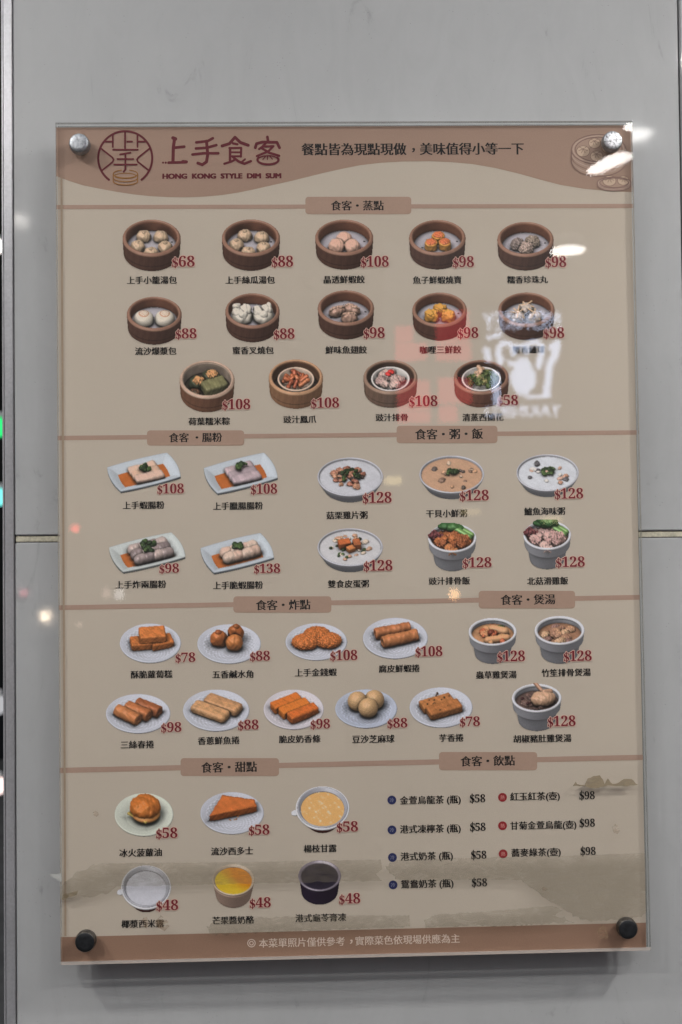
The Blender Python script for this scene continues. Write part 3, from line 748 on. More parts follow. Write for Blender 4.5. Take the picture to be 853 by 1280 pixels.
board = empty('menu_board', (0, WY, 1.5 - .43))
tag(board, 'dim sum menu poster under clear acrylic, bolted to pale tiles by four studs', 'menu board')
HH = .4294
M_CLEAR = bpy.data.materials.new('clear_acrylic_back'); M_CLEAR.use_nodes = True
_t = M_CLEAR.node_tree; _t.nodes.clear(); _o = _t.nodes.new('ShaderNodeOutputMaterial'); _c = _t.nodes.new('ShaderNodeBsdfTransparent')
_c.inputs[0].default_value = (.99, .99, .985, 1); _t.links.new(_c.outputs[0], _o.inputs[0])
def sheet(name, y0, y1, x0=-.3, x1=.3, z0=1.5 - HH, z1=1.5 + HH, nx=61, nz=87):
    """clear sheet: front as a fine grid so that it can be a little uneven and twisted at the bolted corner"""
    V, F, mi = [], [], []
    for j in range(nz):
        for i in range(nx):
            x, z = x0 + (x1 - x0) * i / (nx - 1), z0 + (z1 - z0) * j / (nz - 1)
            dx, dz = x - .262, z - 1.892
            h = .00006 * math.sin(5 * x + 1) * math.sin(7 * z) + .000004 * math.sin(61 * z + 3 * x)
            h += .34 * dx * dz * math.exp(-(dx * dx + dz * dz) / .0020)
            V.append((x, y0 - h, z))
    for j in range(nz - 1):
        for i in range(nx - 1):
            a = j * nx + i; F.append((a, a + 1, a + nx + 1, a + nx)); mi.append(0)
    b0 = len(V); e = .0001
    V += [(x0, y0 + e, z0), (x1, y0 + e, z0), (x1, y0 + e, z1), (x0, y0 + e, z1), (x0, y1, z0), (x1, y1, z0), (x1, y1, z1), (x0, y1, z1)]
    for q, k in (((0, 4, 5, 1), 1), ((1, 5, 6, 2), 1), ((2, 6, 7, 3), 1), ((3, 7, 4, 0), 1), ((7, 6, 5, 4), 2)):
        F.append(tuple(b0 + v for v in q)); mi.append(k)
    o = mesh(name, V, F, [M_ACR, M_EDGE, M_CLEAR], board, mi=mi)
    o.data.polygons.foreach_set('use_smooth', [k == 0 for k in mi])
    return o
sheet('acrylic_panel', YF, YB)
sheet('backing_panel', YP + .0012, YP + .0062, -.2996, .2996, 1.5 - HH + .0006, 1.5 + HH - .0006, 2, 2)

M_GLINT = mat('painted_glint', (.62, .55, .50), .3, Alpha=.42)
bm_obj('edge_glint_strip', box_bm((-.2995, -.0006, 1.5 - HH + .0002), (.2995, -.0001, 1.5 - HH + .0032)), M_GLINT, board)  # flat pale strip that paints the glint along the sheet's bottom edge

PC = [(70.4, 159.4), (788.8, 156.6), (808.2, 1185.6), (76.6, 1203.2)]
def P(px, py, y=None): return at(px, py, YP if y is None else y)
# printed layers are measured on the poster face, then lifted straight toward the viewer by the layer step
def PL(px, py, k): q = at(px, py, YP); return Vector((q.x, ly(k), q.z))
pf = [PL(x, y, 0) for x, y in PC]
for v in pf: v.x = max(-.2997, min(.2997, v.x)); v.z = max(1.5 - HH + .0003, v.z); pb = [Vector((v.x, YP + .001, v.z)) for v in pf]
poster = mesh('poster', pf + pb, [(0, 1, 2, 3), (7, 6, 5, 4), (0, 4, 5, 1), (1, 5, 6, 2), (2, 6, 7, 3), (3, 7, 4, 0)], M_PAPER, board)
el = lambda y: 70.4 + (y - 159.4) * (76.6 - 70.4) / (1203.2 - 159.4)      # poster's left edge at photo height y
er = lambda y: 788.8 + (y - 156.6) * (808.2 - 788.8) / (1185.6 - 156.6)
def quadp(name, pts, k, m, parent): return mesh(name, [PL(x, y, k) for x, y in pts], [tuple(range(len(pts)))], m, parent)

wave = [(70.4, 220), (86, 226), (103, 231.5), (125, 236), (147, 240), (168, 243.2), (190, 245.4), (212, 246.5), (234, 246.7), (256, 245.8), (277, 244), (298, 240.8), (320, 236.3), (342, 231.2), (364, 226.3), (386, 220.8), (407, 215.6), (430, 210.6), (450, 206.6), (475, 203.6),
        (505, 201.9), (539, 201.6), (565, 202.8), (591, 205.2), (620, 210.2), (649, 217.2), (675, 224.5), (700, 231), (730, 236), (761, 238.8), (789.9, 240.2)]
top = [(x, 159.4 + (x - 70.4) * (156.6 - 159.4) / (788.8 - 70.4)) for x, _ in wave]; top[-1] = (788.8, 156.6)
V = [PL(x, y, 1) for x, y in wave] + [PL(x, y, 1) for x, y in top]; n = len(wave)
mesh('header_band', V, [(i, i + 1, n + i + 1, n + i) for i in range(n - 1)], M_BAND, board)
foot = quadp('footer_band', [(el(1171), 1171.3), (er(1153), 1153.2), (808.0, 1185.2), (77.2, 1202.6)], 1, M_FOOT, board)
quadp('painted_refraction', [(75.8, 222), (78.4, 222), (83.4, 1170), (80.8, 1170)], 2, M_REFRACT, board)
for (y0, y1, th) in ((258.9, 257.5, 5.2), (547.6, 540.6, 5.6), (759.6, 746.6, 6.0), (963.0, 946.6, 6.6)):
    quadp('divider_line', [(el(y0), y0 + th / 2), (el(y0), y0 - th / 2), (er(y1), y1 - th / 2), (er(y1), y1 + th / 2)], 1.5, M_LINE, board)

def text(name, s, x0, x1, yc, m, parent, k, bold=.07, n=3, height=None, by=0.0, slope=None):
    """flat lettering whose ink spans x0..x1 (photo measurement) about height yc on the poster"""
    V, F = text_geom(s); V, F = weight(V, F, bold, n, by)
    return put(name, V, F, x0, x1, yc, m, parent, k, height)
def put(name, V, F, x0, x1, yc, m, parent, k, height=None):
    lo, hi = V.min(0), V.max(0)
    ys = yc - ((x0 + x1) / 2 - 426) * 0
    A, B = PL(x0, yc, k), PL(x1, yc, k)
    # printed rows run level on the poster itself
    mid = (A + B) / 2; w = abs(B.x - A.x); s = w / (hi[0] - lo[0])
    sz = s if height is None else abs(PL((x0 + x1) / 2, yc - height / 2, k).z - PL((x0 + x1) / 2, yc + height / 2, k).z) / (hi[1] - lo[1])
    out = [(mid.x + (x - (lo[0] + hi[0]) / 2) * s, mid.y - q * .00002, mid.z + (y - (lo[1] + hi[1]) / 2) * sz - ROW * (x - (lo[0] + hi[0]) / 2) * s) for x, y, q in V]
    return mesh(name, out, F, m, parent)
ROW = 0.0
DIG = {c: chr(0x1D7CE + i) for i, c in enumerate('0123456789')}
def money_geom(s, small):
    """serif figures with a dollar sign made of a serif S and a bar"""
    Vd, Fd = text_geom(''.join(DIG[c] for c in s[1:])); Vs, Fs = text_geom(chr(0x1D412))
    Vs = Vs * small; lo, hi = Vs.min(0), Vs.max(0); w = .075 * small; cx = (lo[0] + hi[0]) / 2; h = hi[1] - lo[1]
    bar = np.array([(cx - w / 2, lo[1] - .16 * h), (cx + w / 2, lo[1] - .16 * h), (cx + w / 2, hi[1] + .16 * h), (cx - w / 2, hi[1] + .16 * h)])
    Vd = Vd + np.array((hi[0] - Vd[:, 0].min() + .05, 0))
    b = len(Vs); d = b + 4
    return np.vstack([Vs, bar, Vd]), Fs + [[b, b + 1, b + 2, b + 3]] + [[j + d for j in f] for f in Fd]
def price(s, x0, x1, y0, y1, parent, m=None, k=5.6, small=.80, outline=True, name='price'):
    V, F = money_geom(s, small)
    Vt, Ft = [], []; mats = [m or M_PRICE]; mi = []
    W1, F1 = weight(V, F, .012, 2)
    if outline:
        r = .046; base = 0
        for i in range(8):
            a = i * math.pi / 4
            q = np.column_stack([V[:, 0] + r * math.cos(a), V[:, 1] + r * math.sin(a), np.full(len(V), -9 + i * .9)])
            Vt.append(q); Ft += [[j + base for j in f] for f in F]; base += len(V); mi += [1] * len(F)
        Vt.append(W1); Ft += [[j + base for j in f] for f in F1]; mi += [0] * len(F1); mats.append(M_GLOW)
        VV = np.vstack(Vt)
    else: VV, Ft, mi = W1, F1, None
    o = put(name, VV, Ft, x0 - .8, x1 + .8, (y0 + y1) / 2, mats, parent, k, (y1 - y0) + 2.6)
    if mi: o.data.polygons.foreach_set('material_index', mi)
    return o

# section headings
def heading(box, s, tx, ty, label):
    x0, x1, y0, y1 = box; r = 4; pts = []
    for cx_, cy_, a0 in ((x1 - r, y0 + r, -90), (x1 - r, y1 - r, 0), (x0 + r, y1 - r, 90), (x0 + r, y0 + r, 180)):
        pts += [(cx_ + r * math.cos(R_(a0 + 22.5 * k)), cy_ + r * math.sin(R_(a0 + 22.5 * k))) for k in range(5)]
    h = quadp('section_heading', pts, 2, M_HEAD, board); tag(h, label)
    text('heading_text', s, tx[0], tx[1], (ty[0] + ty[1]) / 2, M_BLACK, h, 2.6, .06, 3)
heading((382, 514.3, 246, 267.8), '食客・蒸點', (413.8, 480), (250, 264), 'tan heading strip over the steamed dishes')
heading((184, 305.5, 538, 557), '食客 ・腸粉', (211.4, 278), (540, 553.6), 'tan heading strip over the rice rolls')
heading((496, 622, 532.2, 554), '食客・粥・飯', (519, 604), (535, 550), 'tan heading strip over the congee and rice')
heading((292, 414.4, 745.4, 765.8), '食客・炸點', (320, 388.4), (749, 763), 'tan heading strip over the fried dishes')
heading((598.6, 719, 738.5, 760.6), '食客・煲湯', (626, 694.5), (742, 756.7), 'tan heading strip over the soups')
heading((226, 349, 947.6, 970), '食客・甜點', (251.7, 321.6), (951.5, 966), 'tan heading strip over the desserts')
heading((549, 671.7, 940, 962.8), '食客・飲點', (575.8, 644), (944, 958), 'tan heading strip over the drinks')
sl = text('slogan', '餐點皆為現點現做　美味值得小等一下', 377, 655, 186.3, M_BLACK, board, 2.4, .06, 3)
text('comma', '，', 515, 519, 187.8, M_BLACK, sl, 2.4, .06, 3)
fn = text('footer_note', '本菜單照片僅供參考　實際菜色依現場供應為主', 323.7, 575, 1175.8, M_PALE, board, 2.4, .03, 2)
text('comma', '，', 437.6, 441, 1177, M_PALE, fn, 2.4, .03, 2)
V, F = stroke_mesh([ellpts(314.6, 1178.8, 4.7, 4.7), ellpts(314.6, 1178.8, 2.3, 2.3)], 1.1, lambda x, y: (lambda q: (q.x, q.z))(PL(x, y, 0)), ly(2.4), .000002)
mesh('footer_mark', V, F, M_PALE, board)

# logo and shop name, traced as strokes with their own widths
def conv(ox, oy, s): return lambda x, y: (lambda q: (q.x, q.z))(PL(ox + x / s, oy + y / s, 0))
c1 = conv(110, 155, 7.108)
V, F = stroke_mesh([(ellpts(333, 305, 240, 240, 127, 413, 60), 19), ([(223, 98), (223, 205)], 15), ([(442, 98), (442, 205)], 15), ([(332, 72), (332, 228)], 16), ([(226, 230), (444, 230)], 16), ([(352, 158), (394, 158)], 16),
                    ([(142, 158), (220, 158)], 16), ([(444, 158), (522, 158)], 16), ([(115, 216), (218, 298), (230, 318), (222, 338), (130, 412)], 15), ([(554, 216), (450, 298), (438, 318), (446, 338), (540, 412)], 15),
                    ([(288, 272), (380, 256)], 16), ([(264, 313), (406, 313)], 15), ([(236, 362), (436, 362)], 15), ([(335, 266), (335, 405), (320, 426)], 16)], 16, c1, ly(2.2), .000002)
logo = mesh('shop_logo', V, F, M_MAROON, board); tag(logo, 'maroon round line emblem over an ochre steamer')
V, F = stroke_mesh([(ellpts(333, 462, 96, 24), 7), (ellpts(335, 445, 108, 36, -70, 250, 36), 9), ([(227, 445), (227, 515)], 9), ([(443, 445), (443, 515)], 9), (ellpts(335, 480, 108, 34, 0, 180, 20), 8), (ellpts(335, 510, 108, 34, 0, 180, 20), 9)], 8, c1, ly(2.4), .000002)
mesh('logo_steamer', V, F, M_OCHRE, logo)
c2 = conv(195, 155, 5.018)
V, F = stroke_mesh([([(118, 92), (110, 150), (108, 238)], 20), ([(108, 88), (124, 94)], 22), ([(112, 150), (178, 143)], 18), ([(80, 243), (192, 240)], 17), ([(45, 243), (46, 243)], 12), ([(62, 243), (63, 243)], 13), ([(170, 236), (192, 238)], 20),
                    ([(254, 116), (325, 108), (358, 90)], 17), ([(252, 154), (318, 150), (380, 133)], 17), ([(230, 192), (300, 184), (392, 184)], 17), ([(318, 108), (326, 190), (318, 238), (292, 256), (264, 246)], 19),
                    ([(416, 138), (462, 124), (497, 84), (530, 116), (580, 134)], 19), ([(484, 122), (512, 128)], 15), ([(462, 152), (536, 150), (534, 205)], 14), ([(466, 152), (466, 238)], 16), ([(470, 178), (530, 178)], 11), ([(470, 203), (534, 203)], 12),
                    ([(430, 250), (476, 236), (500, 222)], 14), ([(484, 208), (520, 236), (556, 250), (596, 234)], 16), ([(560, 222), (540, 238)], 12),
                    ([(700, 82), (704, 108)], 17), ([(624, 150), (632, 124), (668, 114), (760, 116), (776, 150)], 18), ([(690, 122), (664, 146), (648, 158)], 14), ([(668, 142), (738, 140), (706, 172), (634, 202)], 14), ([(664, 152), (714, 182), (774, 200)], 15),
                    (ellpts(704, 226, 66, 28, -30, 210, 30), 14), (ellpts(704, 228, 64, 28, 200, 340, 14), 8), ([(692, 200), (672, 224)], 6), ([(702, 198), (700, 224)], 6), ([(712, 200), (732, 222)], 6)], 16, c2, ly(2.2), .000002)
nm = mesh('shop_name', V, F, M_MAROON, board); tag(nm, 'maroon brush style characters beside the round emblem')
V, F = text_geom('HONG  KONG  STYLE  DIM  SUM'); V, F = weight(V, F, .13, 4)
V2 = V.copy(); V2[:, 1] += .06; V2[:, 2] += 4; F = F + [[j + len(V) for j in f] for f in F]; V = np.vstack([V, V2])
put('shop_subtitle', V, F, 203.2, 352, 220.1, M_MAROON, nm, 2.3, 6.6)

# dish photographs
KD = .60
def dish(kind, box, label, nm=None, nt=None, pr=None, pt=None, k=3.0, ghost=0.0):
    x0, x1, y0, y1 = box
    Prim.pool.clear()
    prims, e = dish_model(kind)
    n = int(round((x1 - x0) * 1.9)); im = march(prims, e, int(n * 1.16), 1.16 if 'roll' not in kind else 1.22)
    h, w = im.shape[:2]; a = im[:, :, 3]
    c = im[:, :, :3] * a[:, :, None]
    kern = ((1, 0, 0), (.32, 0, 1), (.32, 0, -1), (.32, 1, 0), (.32, -1, 0))
    acc = np.zeros_like(c); wt = np.zeros_like(a)
    for q, dy, dx in kern: acc += q * np.roll(np.roll(c, dy, 0), dx, 1); wt += q * np.roll(np.roll(a, dy, 0), dx, 1)
    c = acc / np.maximum(wt, 1e-6)[:, :, None]
    c = c * .94 + .018
    c = c * .88 + c.mean(2, keepdims=True) * .12
    if ghost: c = c * (1 - ghost) * 1.08 + np.array((136, 112, 99)) / 255 * ghost
    c = np.where(c < .04045, c / 12.92, ((c + .055) / 1.055)**2.4) / KD
    mx = c.max(2, keepdims=True); c = c * np.minimum(1, .92 / np.maximum(mx, 1e-6))
    A, B, Cc, D = PL(x0, y0, k), PL(x1, y0, k), PL(x1, y1, k), PL(x0, y1, k)
    u, v = np.meshgrid(np.linspace(0, 1, w), np.linspace(0, 1, h)); u, v = u.ravel()[:, None], v.ravel()[:, None]
    A, B, Cc, D = (np.array(t) for t in (A, B, Cc, D))
    pos = (A * (1 - u) + B * u) * (1 - v) + (D * (1 - u) + Cc * u) * v
    ok = a > .5; f = ok[:-1, :-1] & ok[1:, :-1] & ok[:-1, 1:] & ok[1:, 1:]
    iy, ix = np.nonzero(f); q0 = iy * w + ix
    faces = np.stack([q0, q0 + w, q0 + w + 1, q0 + 1], 1)
    used = np.unique(faces); remap = np.full(h * w, -1); remap[used] = np.arange(used.size); faces = remap[faces]
    pos = pos[used]; colr = np.column_stack([c.reshape(-1, 3)[used], np.ones(used.size)])
    org = pos.mean(0); org[1] = ly(k)
    me = bpy.data.meshes.new('dish_picture'); me.vertices.add(len(pos)); me.vertices.foreach_set('co', (pos - org).ravel())
    me.loops.add(faces.size); me.loops.foreach_set('vertex_index', faces.ravel())
    me.polygons.add(len(faces)); me.polygons.foreach_set('loop_start', np.arange(0, faces.size, 4)); me.polygons.foreach_set('loop_total', np.full(len(faces), 4))
    me.update(calc_edges=True)
    at_ = me.color_attributes.new('ink', 'FLOAT_COLOR', 'POINT'); at_.data.foreach_set('color', colr.astype(np.float32).ravel())
    me.materials.append(M_PRINT)
    o = bpy.data.objects.new('dish_picture', me); place(o, org, board); tag(o, label)
    if nm: text('dish_name', nm, nt[0], nt[1], nt[2], M_BLACK, o, 3.3, .06, 3)
    if pr: price(pr, *pt, o)
    return o
# name, picture box (x0, x1, y0, y1), label, printed name and where, price and where
T = [
 ('soup_dumpling', (153.7, 226.1, 274.7, 338.9), 'steamer of pleated soup dumplings, first in the top row', '上手小籠湯包', (158.9, 221.4, 350.2), '$68', (215.6, 243.6, 320.3, 335)),
 ('loofah_dumpling', (277.7, 350.2, 274.5, 338.5), 'steamer of pleated soup dumplings, second in the top row', '上手絲瓜湯包', (282, 344, 350), '$88', (340.4, 366.6, 320.3, 335)),
 ('shrimp_dumpling', (394.3, 466.7, 274.7, 337), 'steamer of three pink round shrimp dumplings', '晶透鮮蝦餃', (404.7, 456.3, 349.4), '$108', (451.7, 486, 320.5, 335)),
 ('roe_siu_mai', (511.4, 582.5, 274.7, 337), 'steamer of three orange siu mai topped with roe', '魚子鮮蝦燒賣', (516.2, 577.3, 350), '$98', (566.6, 592.4, 320.7, 335.4)),
 ('rice_pearl_ball', (621.6, 692.5, 277.2, 338.4), 'steamer of three grey rice coated balls', '糯香珍珠丸', (634, 685, 349.6), '$98', (682.2, 707.8, 321, 335.4)),
 ('lava_bun', (158.9, 227.4, 371, 431), 'steamer of two white buns stamped with a round mark', '流沙爆漿包', (168.9, 220.9, 438.9), '$88', (220, 246, 411, 424.4)),
 ('pork_bun', (282, 349.8, 366.7, 428), 'steamer of two split white pork buns', '蜜香叉燒包', (291, 342.4, 438), '$88', (342.8, 368.4, 411, 425)),
 ('fin_dumpling', (397.3, 468, 362.8, 424.4), 'steamer of brown folded fin dumplings', '鮮味魚翅餃', (407, 459, 437.4), '$98', (455, 481, 409.6, 424)),
 ('curry_dumpling', (515.7, 583.8, 365.8, 425.8), 'steamer of three yellow curry dumplings', '咖哩三鮮餃', (525, 577, 437.2), '$98', (572.6, 598, 409.6, 424)),
 ('crab_ball', (622.9, 693.6, 365.4, 425.4), 'steamer of shredded crab balls', '蟹香繡球', (640.7, 681.4, 437.2), '$98', (679.7, 705.3, 409.6, 424)),
 ('lotus_leaf_rice', (224.8, 293.6, 450.6, 515), 'steamer of lotus leaf rice parcels', '荷葉糯米粽', (235.7, 287.7, 526.6), '$108', (278.4, 313, 499.2, 513)),
 ('chicken_feet', (336.3, 404, 449.5, 511), 'steamer holding a dish of red brown chicken feet', '豉汁鳳爪', (354.5, 395.7, 524.2), '$108', (389.4, 424, 497.4, 511)),
 ('spare_rib', (454.6, 522, 450, 509.6), 'steamer holding a dish of pale spare ribs with red pepper', '豉汁排骨', (469.8, 510.2, 521.8), '$108', (512, 547, 494.8, 509.2)),
 ('broccoli', (567.4, 636.5, 450, 509.2), 'steamer holding a dish of green broccoli', '清蒸西蘭花', (578, 629.6, 521.6), '$58', (622.2, 647.6, 494.2, 508)),
 ('shrimp_roll', (134.4, 226.2, 565.4, 616.6), 'rectangular white plate of pinkish rice rolls in orange sauce', '上手蝦腸粉', (153.7, 206, 631.5), '$108', (197.2, 230, 605, 618)),
 ('sausage_roll', (255, 347.6, 565.4, 619), 'rectangular white plate of mauve rice rolls in orange sauce', '上手臘腸腸粉', (266.5, 329, 632.4), '$108', (314.2, 346.6, 605, 618.5)),
 ('crisp_roll', (137, 232, 665.4, 717.2), 'rectangular plate of cut dark grey rice rolls', '上手炸兩腸粉', (144.6, 208.2, 730.6), '$98', (199.8, 224, 704.8, 717)),
 ('crunchy_shrimp_roll', (250.9, 342.8, 666, 718), 'rectangular plate of cut pale rice rolls', '上手脆蝦腸粉', (266.5, 329.2, 731.4), '$138', (318.2, 350.4, 705, 717.2)),
 ('chicken_congee', (396.9, 479.3, 571.8, 628), 'white bowl of congee with brown chicken and mushroom', '菇栗雞片粥', (408, 459.8, 644), '$128', (454, 489.6, 615.4, 630)),
 ('scallop_congee', (524.4, 605.5, 569.7, 624), 'bowl of light brown scallop congee with green herbs', '干貝小鮮粥', (532.7, 584.3, 641.8), '$128', (575.2, 611, 612.8, 627)),
 ('fish_congee', (645.9, 723.5, 568, 621.2), 'bowl of white fish congee with green herbs', '鱸魚海味粥', (655.4, 706.6, 639), '$128', (693.8, 729, 610.6, 624.6)),
 ('egg_congee', (397, 479, 660.4, 715), 'bowl of congee with orange cubes and chopped greens', '雙食皮蛋粥', (410, 461.5, 729.8), '$128', (455.2, 490.6, 700.4, 714.8)),
 ('rib_rice', (534.8, 595.8, 653.6, 714), 'round bowl of orange brown spare rib rice with greens', '豉汁排骨飯', (536, 587.8, 726), '$128', (578.8, 614.4, 697, 710.6)),
 ('chicken_rice', (654, 714, 649.4, 711.8), 'round bowl of pink chicken rice with a green leaf', '北菇滑雞飯', (659, 710.5, 726), '$128', (695.2, 731, 696, 710)),
 ('turnip_cake', (150, 226.8, 779.4, 829), 'plate of three fried radish cakes', '酥脆蘿蔔糕', (163.7, 216, 842.8), '$78', (220, 244.4, 816, 828.6)),
 ('salty_dumpling', (247, 326.4, 779.4, 830), 'plate of three round fried dumplings', '五香鹹水角', (265.6, 317, 842.8), '$88', (313.2, 337.6, 814, 827)),
 ('money_shrimp', (357, 434.4, 779, 825.8), 'plate of crumbed golden shrimp cakes', '上手金錢蝦', (368.8, 421.3, 840.4), '$108', (413.4, 446.8, 812.8, 826.4)),
 ('tofu_roll', (454, 535, 772, 824), 'plate of two brown bean curd rolls', '腐皮鮮蝦捲', (473.7, 525, 835.6), '$108', (519.8, 553, 808, 821.6)),
 ('cordyceps_soup', (586, 646, 772.6, 830), 'white bowl of orange chicken soup', '蟲草雞煲湯', (595, 646, 843.4), '$128', (622, 656.2, 813.6, 828)),
 ('bamboo_rib_soup', (668.4, 731, 770, 829.6), 'white bowl of brown rib soup', '竹笙排骨煲湯', (677, 738.7, 840.6), '$128', (705, 739.6, 813.5, 827.4)),
 ('spring_roll', (132.9, 213.2, 867.4, 917), 'plate of three brown spring rolls', '三絲春捲', (151, 193, 930.6), '$98', (202, 227, 903, 916)),
 ('fish_roll', (229, 312.2, 862, 914.6), 'plate of two pale fried fish rolls', '香蔥鮮魚捲', (247.4, 299.9, 925.6), '$88', (298.2, 323.4, 900, 913)),
 ('milk_stick', (329.8, 405, 862, 912.2), 'plate of three bright orange fried milk sticks', '脆皮奶香條', (348.9, 401, 923.6), '$98', (388.8, 412.6, 899, 911.6)),
 ('sesame_ball', (419, 497, 861.4, 910.6), 'plate of three round sesame balls', '豆沙芝麻球', (440.4, 493.6, 923.6), '$88', (484.8, 509.2, 897.8, 910.6)),
 ('taro_roll', (512, 591.2, 859, 909.6), 'plate of two speckled fried taro rolls', '芋香捲', (549, 579.7, 922.2), '$78', (575.4, 600, 896, 908.6)),
 ('pepper_chicken_soup', (640, 702.2, 853.6, 914), 'white bowl of dark pepper soup with a chicken piece', '胡椒豬肚雞煲湯', (641.8, 714.6, 923), '$128', (685, 719.4, 894.8, 909)),
 ('pineapple_bun', (143.7, 217, 991.4, 1045.8), 'plate with a golden bun and a slab of butter', '冰火菠蘿油', (149.4, 202.7, 1065.6), '$58', (195.8, 222, 1034.8, 1048.6)),
 ('french_toast', (250.9, 330, 990, 1043), 'plate with a triangle of brown french toast', '流沙西多士', (263.9, 316.8, 1063.6), '$58', (311.6, 337, 1031, 1044.4)),
 ('mango_pomelo', (364.5, 437, 983, 1041.4), 'small bowl of yellow mango pomelo sago', '楊枝甘露', (379.7, 421.3, 1060.4), '$58', (421.4, 447.6, 1026.8, 1040.6)),
 ('coconut_sago', (146.8, 214.2, 1081.6, 1140), 'small bowl of white coconut sago', '椰漿西米露', (152, 205.7, 1154.4), '$48', (196, 223, 1124.8, 1138.8)),
 ('mango_pudding', (265.6, 318.6, 1080, 1134.8), 'small tub of yellow and orange mango pudding', '芒果醬奶酪', (265.6, 318, 1150), '$48', (312.6, 338.6, 1121.8, 1135.4)),
 ('herbal_jelly', (373, 426.6, 1075.4, 1130.4), 'small tub of dark purple herbal jelly', '港式龜苓膏凍', (369.2, 433, 1147), '$48', (424.4, 450.4, 1116.6, 1130.4)),
]
for row in T: dish(*row)
# pale line drawings of steamers on the header band
M_SKF = mat('sketch_fill_ink', ink(142, 120, 107), .6, 0, .2); M_SKD = mat('sketch_line_ink', ink(112, 90, 82), .6, 0, .2)
M_SKL = mat('sketch_light_ink', ink(158, 138, 126), .6, 0, .2); M_SKB = mat('sketch_bun_ink', ink(164, 144, 126), .6, 0, .2)
cs = lambda x, y: (lambda q: (min(q.x, .2996), q.z))(PL(700 + x / 5.575, 125 + y / 5.575, 0))
def blob(name, pts, k, m, parent): return mesh(name, [(cs(x, y)[0], ly(k), cs(x, y)[1]) for x, y in pts], [tuple(range(len(pts)))], m, parent)
def drawing(cx, cy, rx_, ry_, dep, buns, label):
    body = ellpts(cx, cy, rx_, ry_, 180, 360, 24) + ellpts(cx, cy + dep, rx_, ry_, 0, 180, 24)
    s = blob('steamer_drawing', body[::-1], 1.6, M_SKF, board); tag(s, label)
    V, F = stroke_mesh([(ellpts(cx, cy, rx_, ry_), 7), (ellpts(cx, cy, rx_ * .86, ry_ * .82), 6), (ellpts(cx, cy + dep * .5, rx_, ry_, 0, 180), 4), (ellpts(cx, cy + dep, rx_, ry_, 0, 180), 6), ([(cx - rx_, cy), (cx - rx_, cy + dep)], 6), ([(cx + rx_, cy), (cx + rx_, cy + dep)], 6)], 5, cs, ly(1.9), .000002)
    mesh('outline', V, F, M_SKD, s)
    V, F = stroke_mesh([(ellpts(cx, cy, rx_ * .93, ry_ * .91), 6), (ellpts(cx, cy + dep * .25, rx_, ry_, 10, 170), 5), (ellpts(cx, cy + dep * .75, rx_, ry_, 10, 170), 4)], 5, cs, ly(1.8), .000002)
    mesh('highlight', V, F, M_SKL, s)
    for bx, by_, a, c in buns:
        u = blob('bun_drawing', ellpts(bx, by_, a, c, 360, 0)[:-1], 2.1, M_SKB, s)
        lines = [(ellpts(bx, by_, a, c), 4)] + [([(bx, by_ - c * .45), (bx + a * .7 * math.cos(R_(w)), by_ - c * .35 + c * .7 * math.sin(R_(w)))], 3.5) for w in (20, 65, 110, 160, 215, 320)]
        V, F = stroke_mesh(lines, 4, cs, ly(2.3), .000002); mesh('pleats', V, F, M_SKD, s)
drawing(270, 345, 190, 104, 84, ((162, 358, 46, 38), (242, 302, 42, 36), (256, 392, 44, 36), (335, 335, 42, 36)), 'pale line drawing of a dumpling steamer on the header band')
drawing(378, 578, 118, 40, 16, ((345, 564, 46, 36), (442, 562, 40, 32)), 'smaller pale line drawing of two buns in a dish under the large drawn steamer')

# drinks list: bullet, name, price
def drink(col, bx, by_, s, x0, x1, yc, pr, px0, px1, py):
    red = col == 'red'
    d = text('drink_name', s, x0, x1, yc, M_BLACK, board, 3.0, .055, 3)
    V, F = stroke_mesh([([(bx, by_), (bx, by_ + .01)], 11.2)], 11, lambda x, y: (lambda q: (q.x, q.z))(PL(x, y, 0)), ly(2.4), .000002)
    b = mesh('bullet', V, F, M_REDDOT if red else M_BLUE, d)
    V, F = text_geom('熱' if red else '冷'); V, F = weight(V, F, .05, 2)
    put('bullet_mark', V, F, bx - 2.7, bx + 2.7, by_, mat('red_grey_ink', ink(160, 104, 98), .6) if red else mat('grey_blue_ink', ink(98, 98, 118), .6), d, 3.2)
    price(pr, px0, px1, py - 5.2, py + 5.2, d, M_BLACK, 4.0, 1.0, False)
drink('blue', 490, 1000, '金萱烏龍茶 (瓶)', 500, 576.2, 1000.5, '$58', 588.3, 606, 998)
drink('blue', 490.2, 1037.3, '港式凍檸茶 (瓶)', 500, 576.2, 1036.6, '$58', 588.7, 606.4, 1033.6)
drink('blue', 490.8, 1071.7, '港式奶茶 (瓶)', 500.8, 566.4, 1070.8, '$58', 589.9, 607.4, 1068.6)
drink('blue', 491.6, 1106, '鴛鴦奶茶 (瓶)', 501.2, 567.2, 1105.2, '$58', 590.8, 608.2, 1103)
drink('red', 628.3, 996.6, '紅玉紅茶(壺)', 637.8, 700, 996, '$98', 725.2, 742.8, 994.2)
drink('red', 628.4, 1032.1, '甘菊金萱烏龍(壺)', 637.8, 720.8, 1032, '$98', 725.4, 743, 1028.6)
drink('red', 629.1, 1067.2, '蕎麥綠茶(壺)', 639.2, 701.2, 1066, '$98', 726.6, 744, 1063.8)

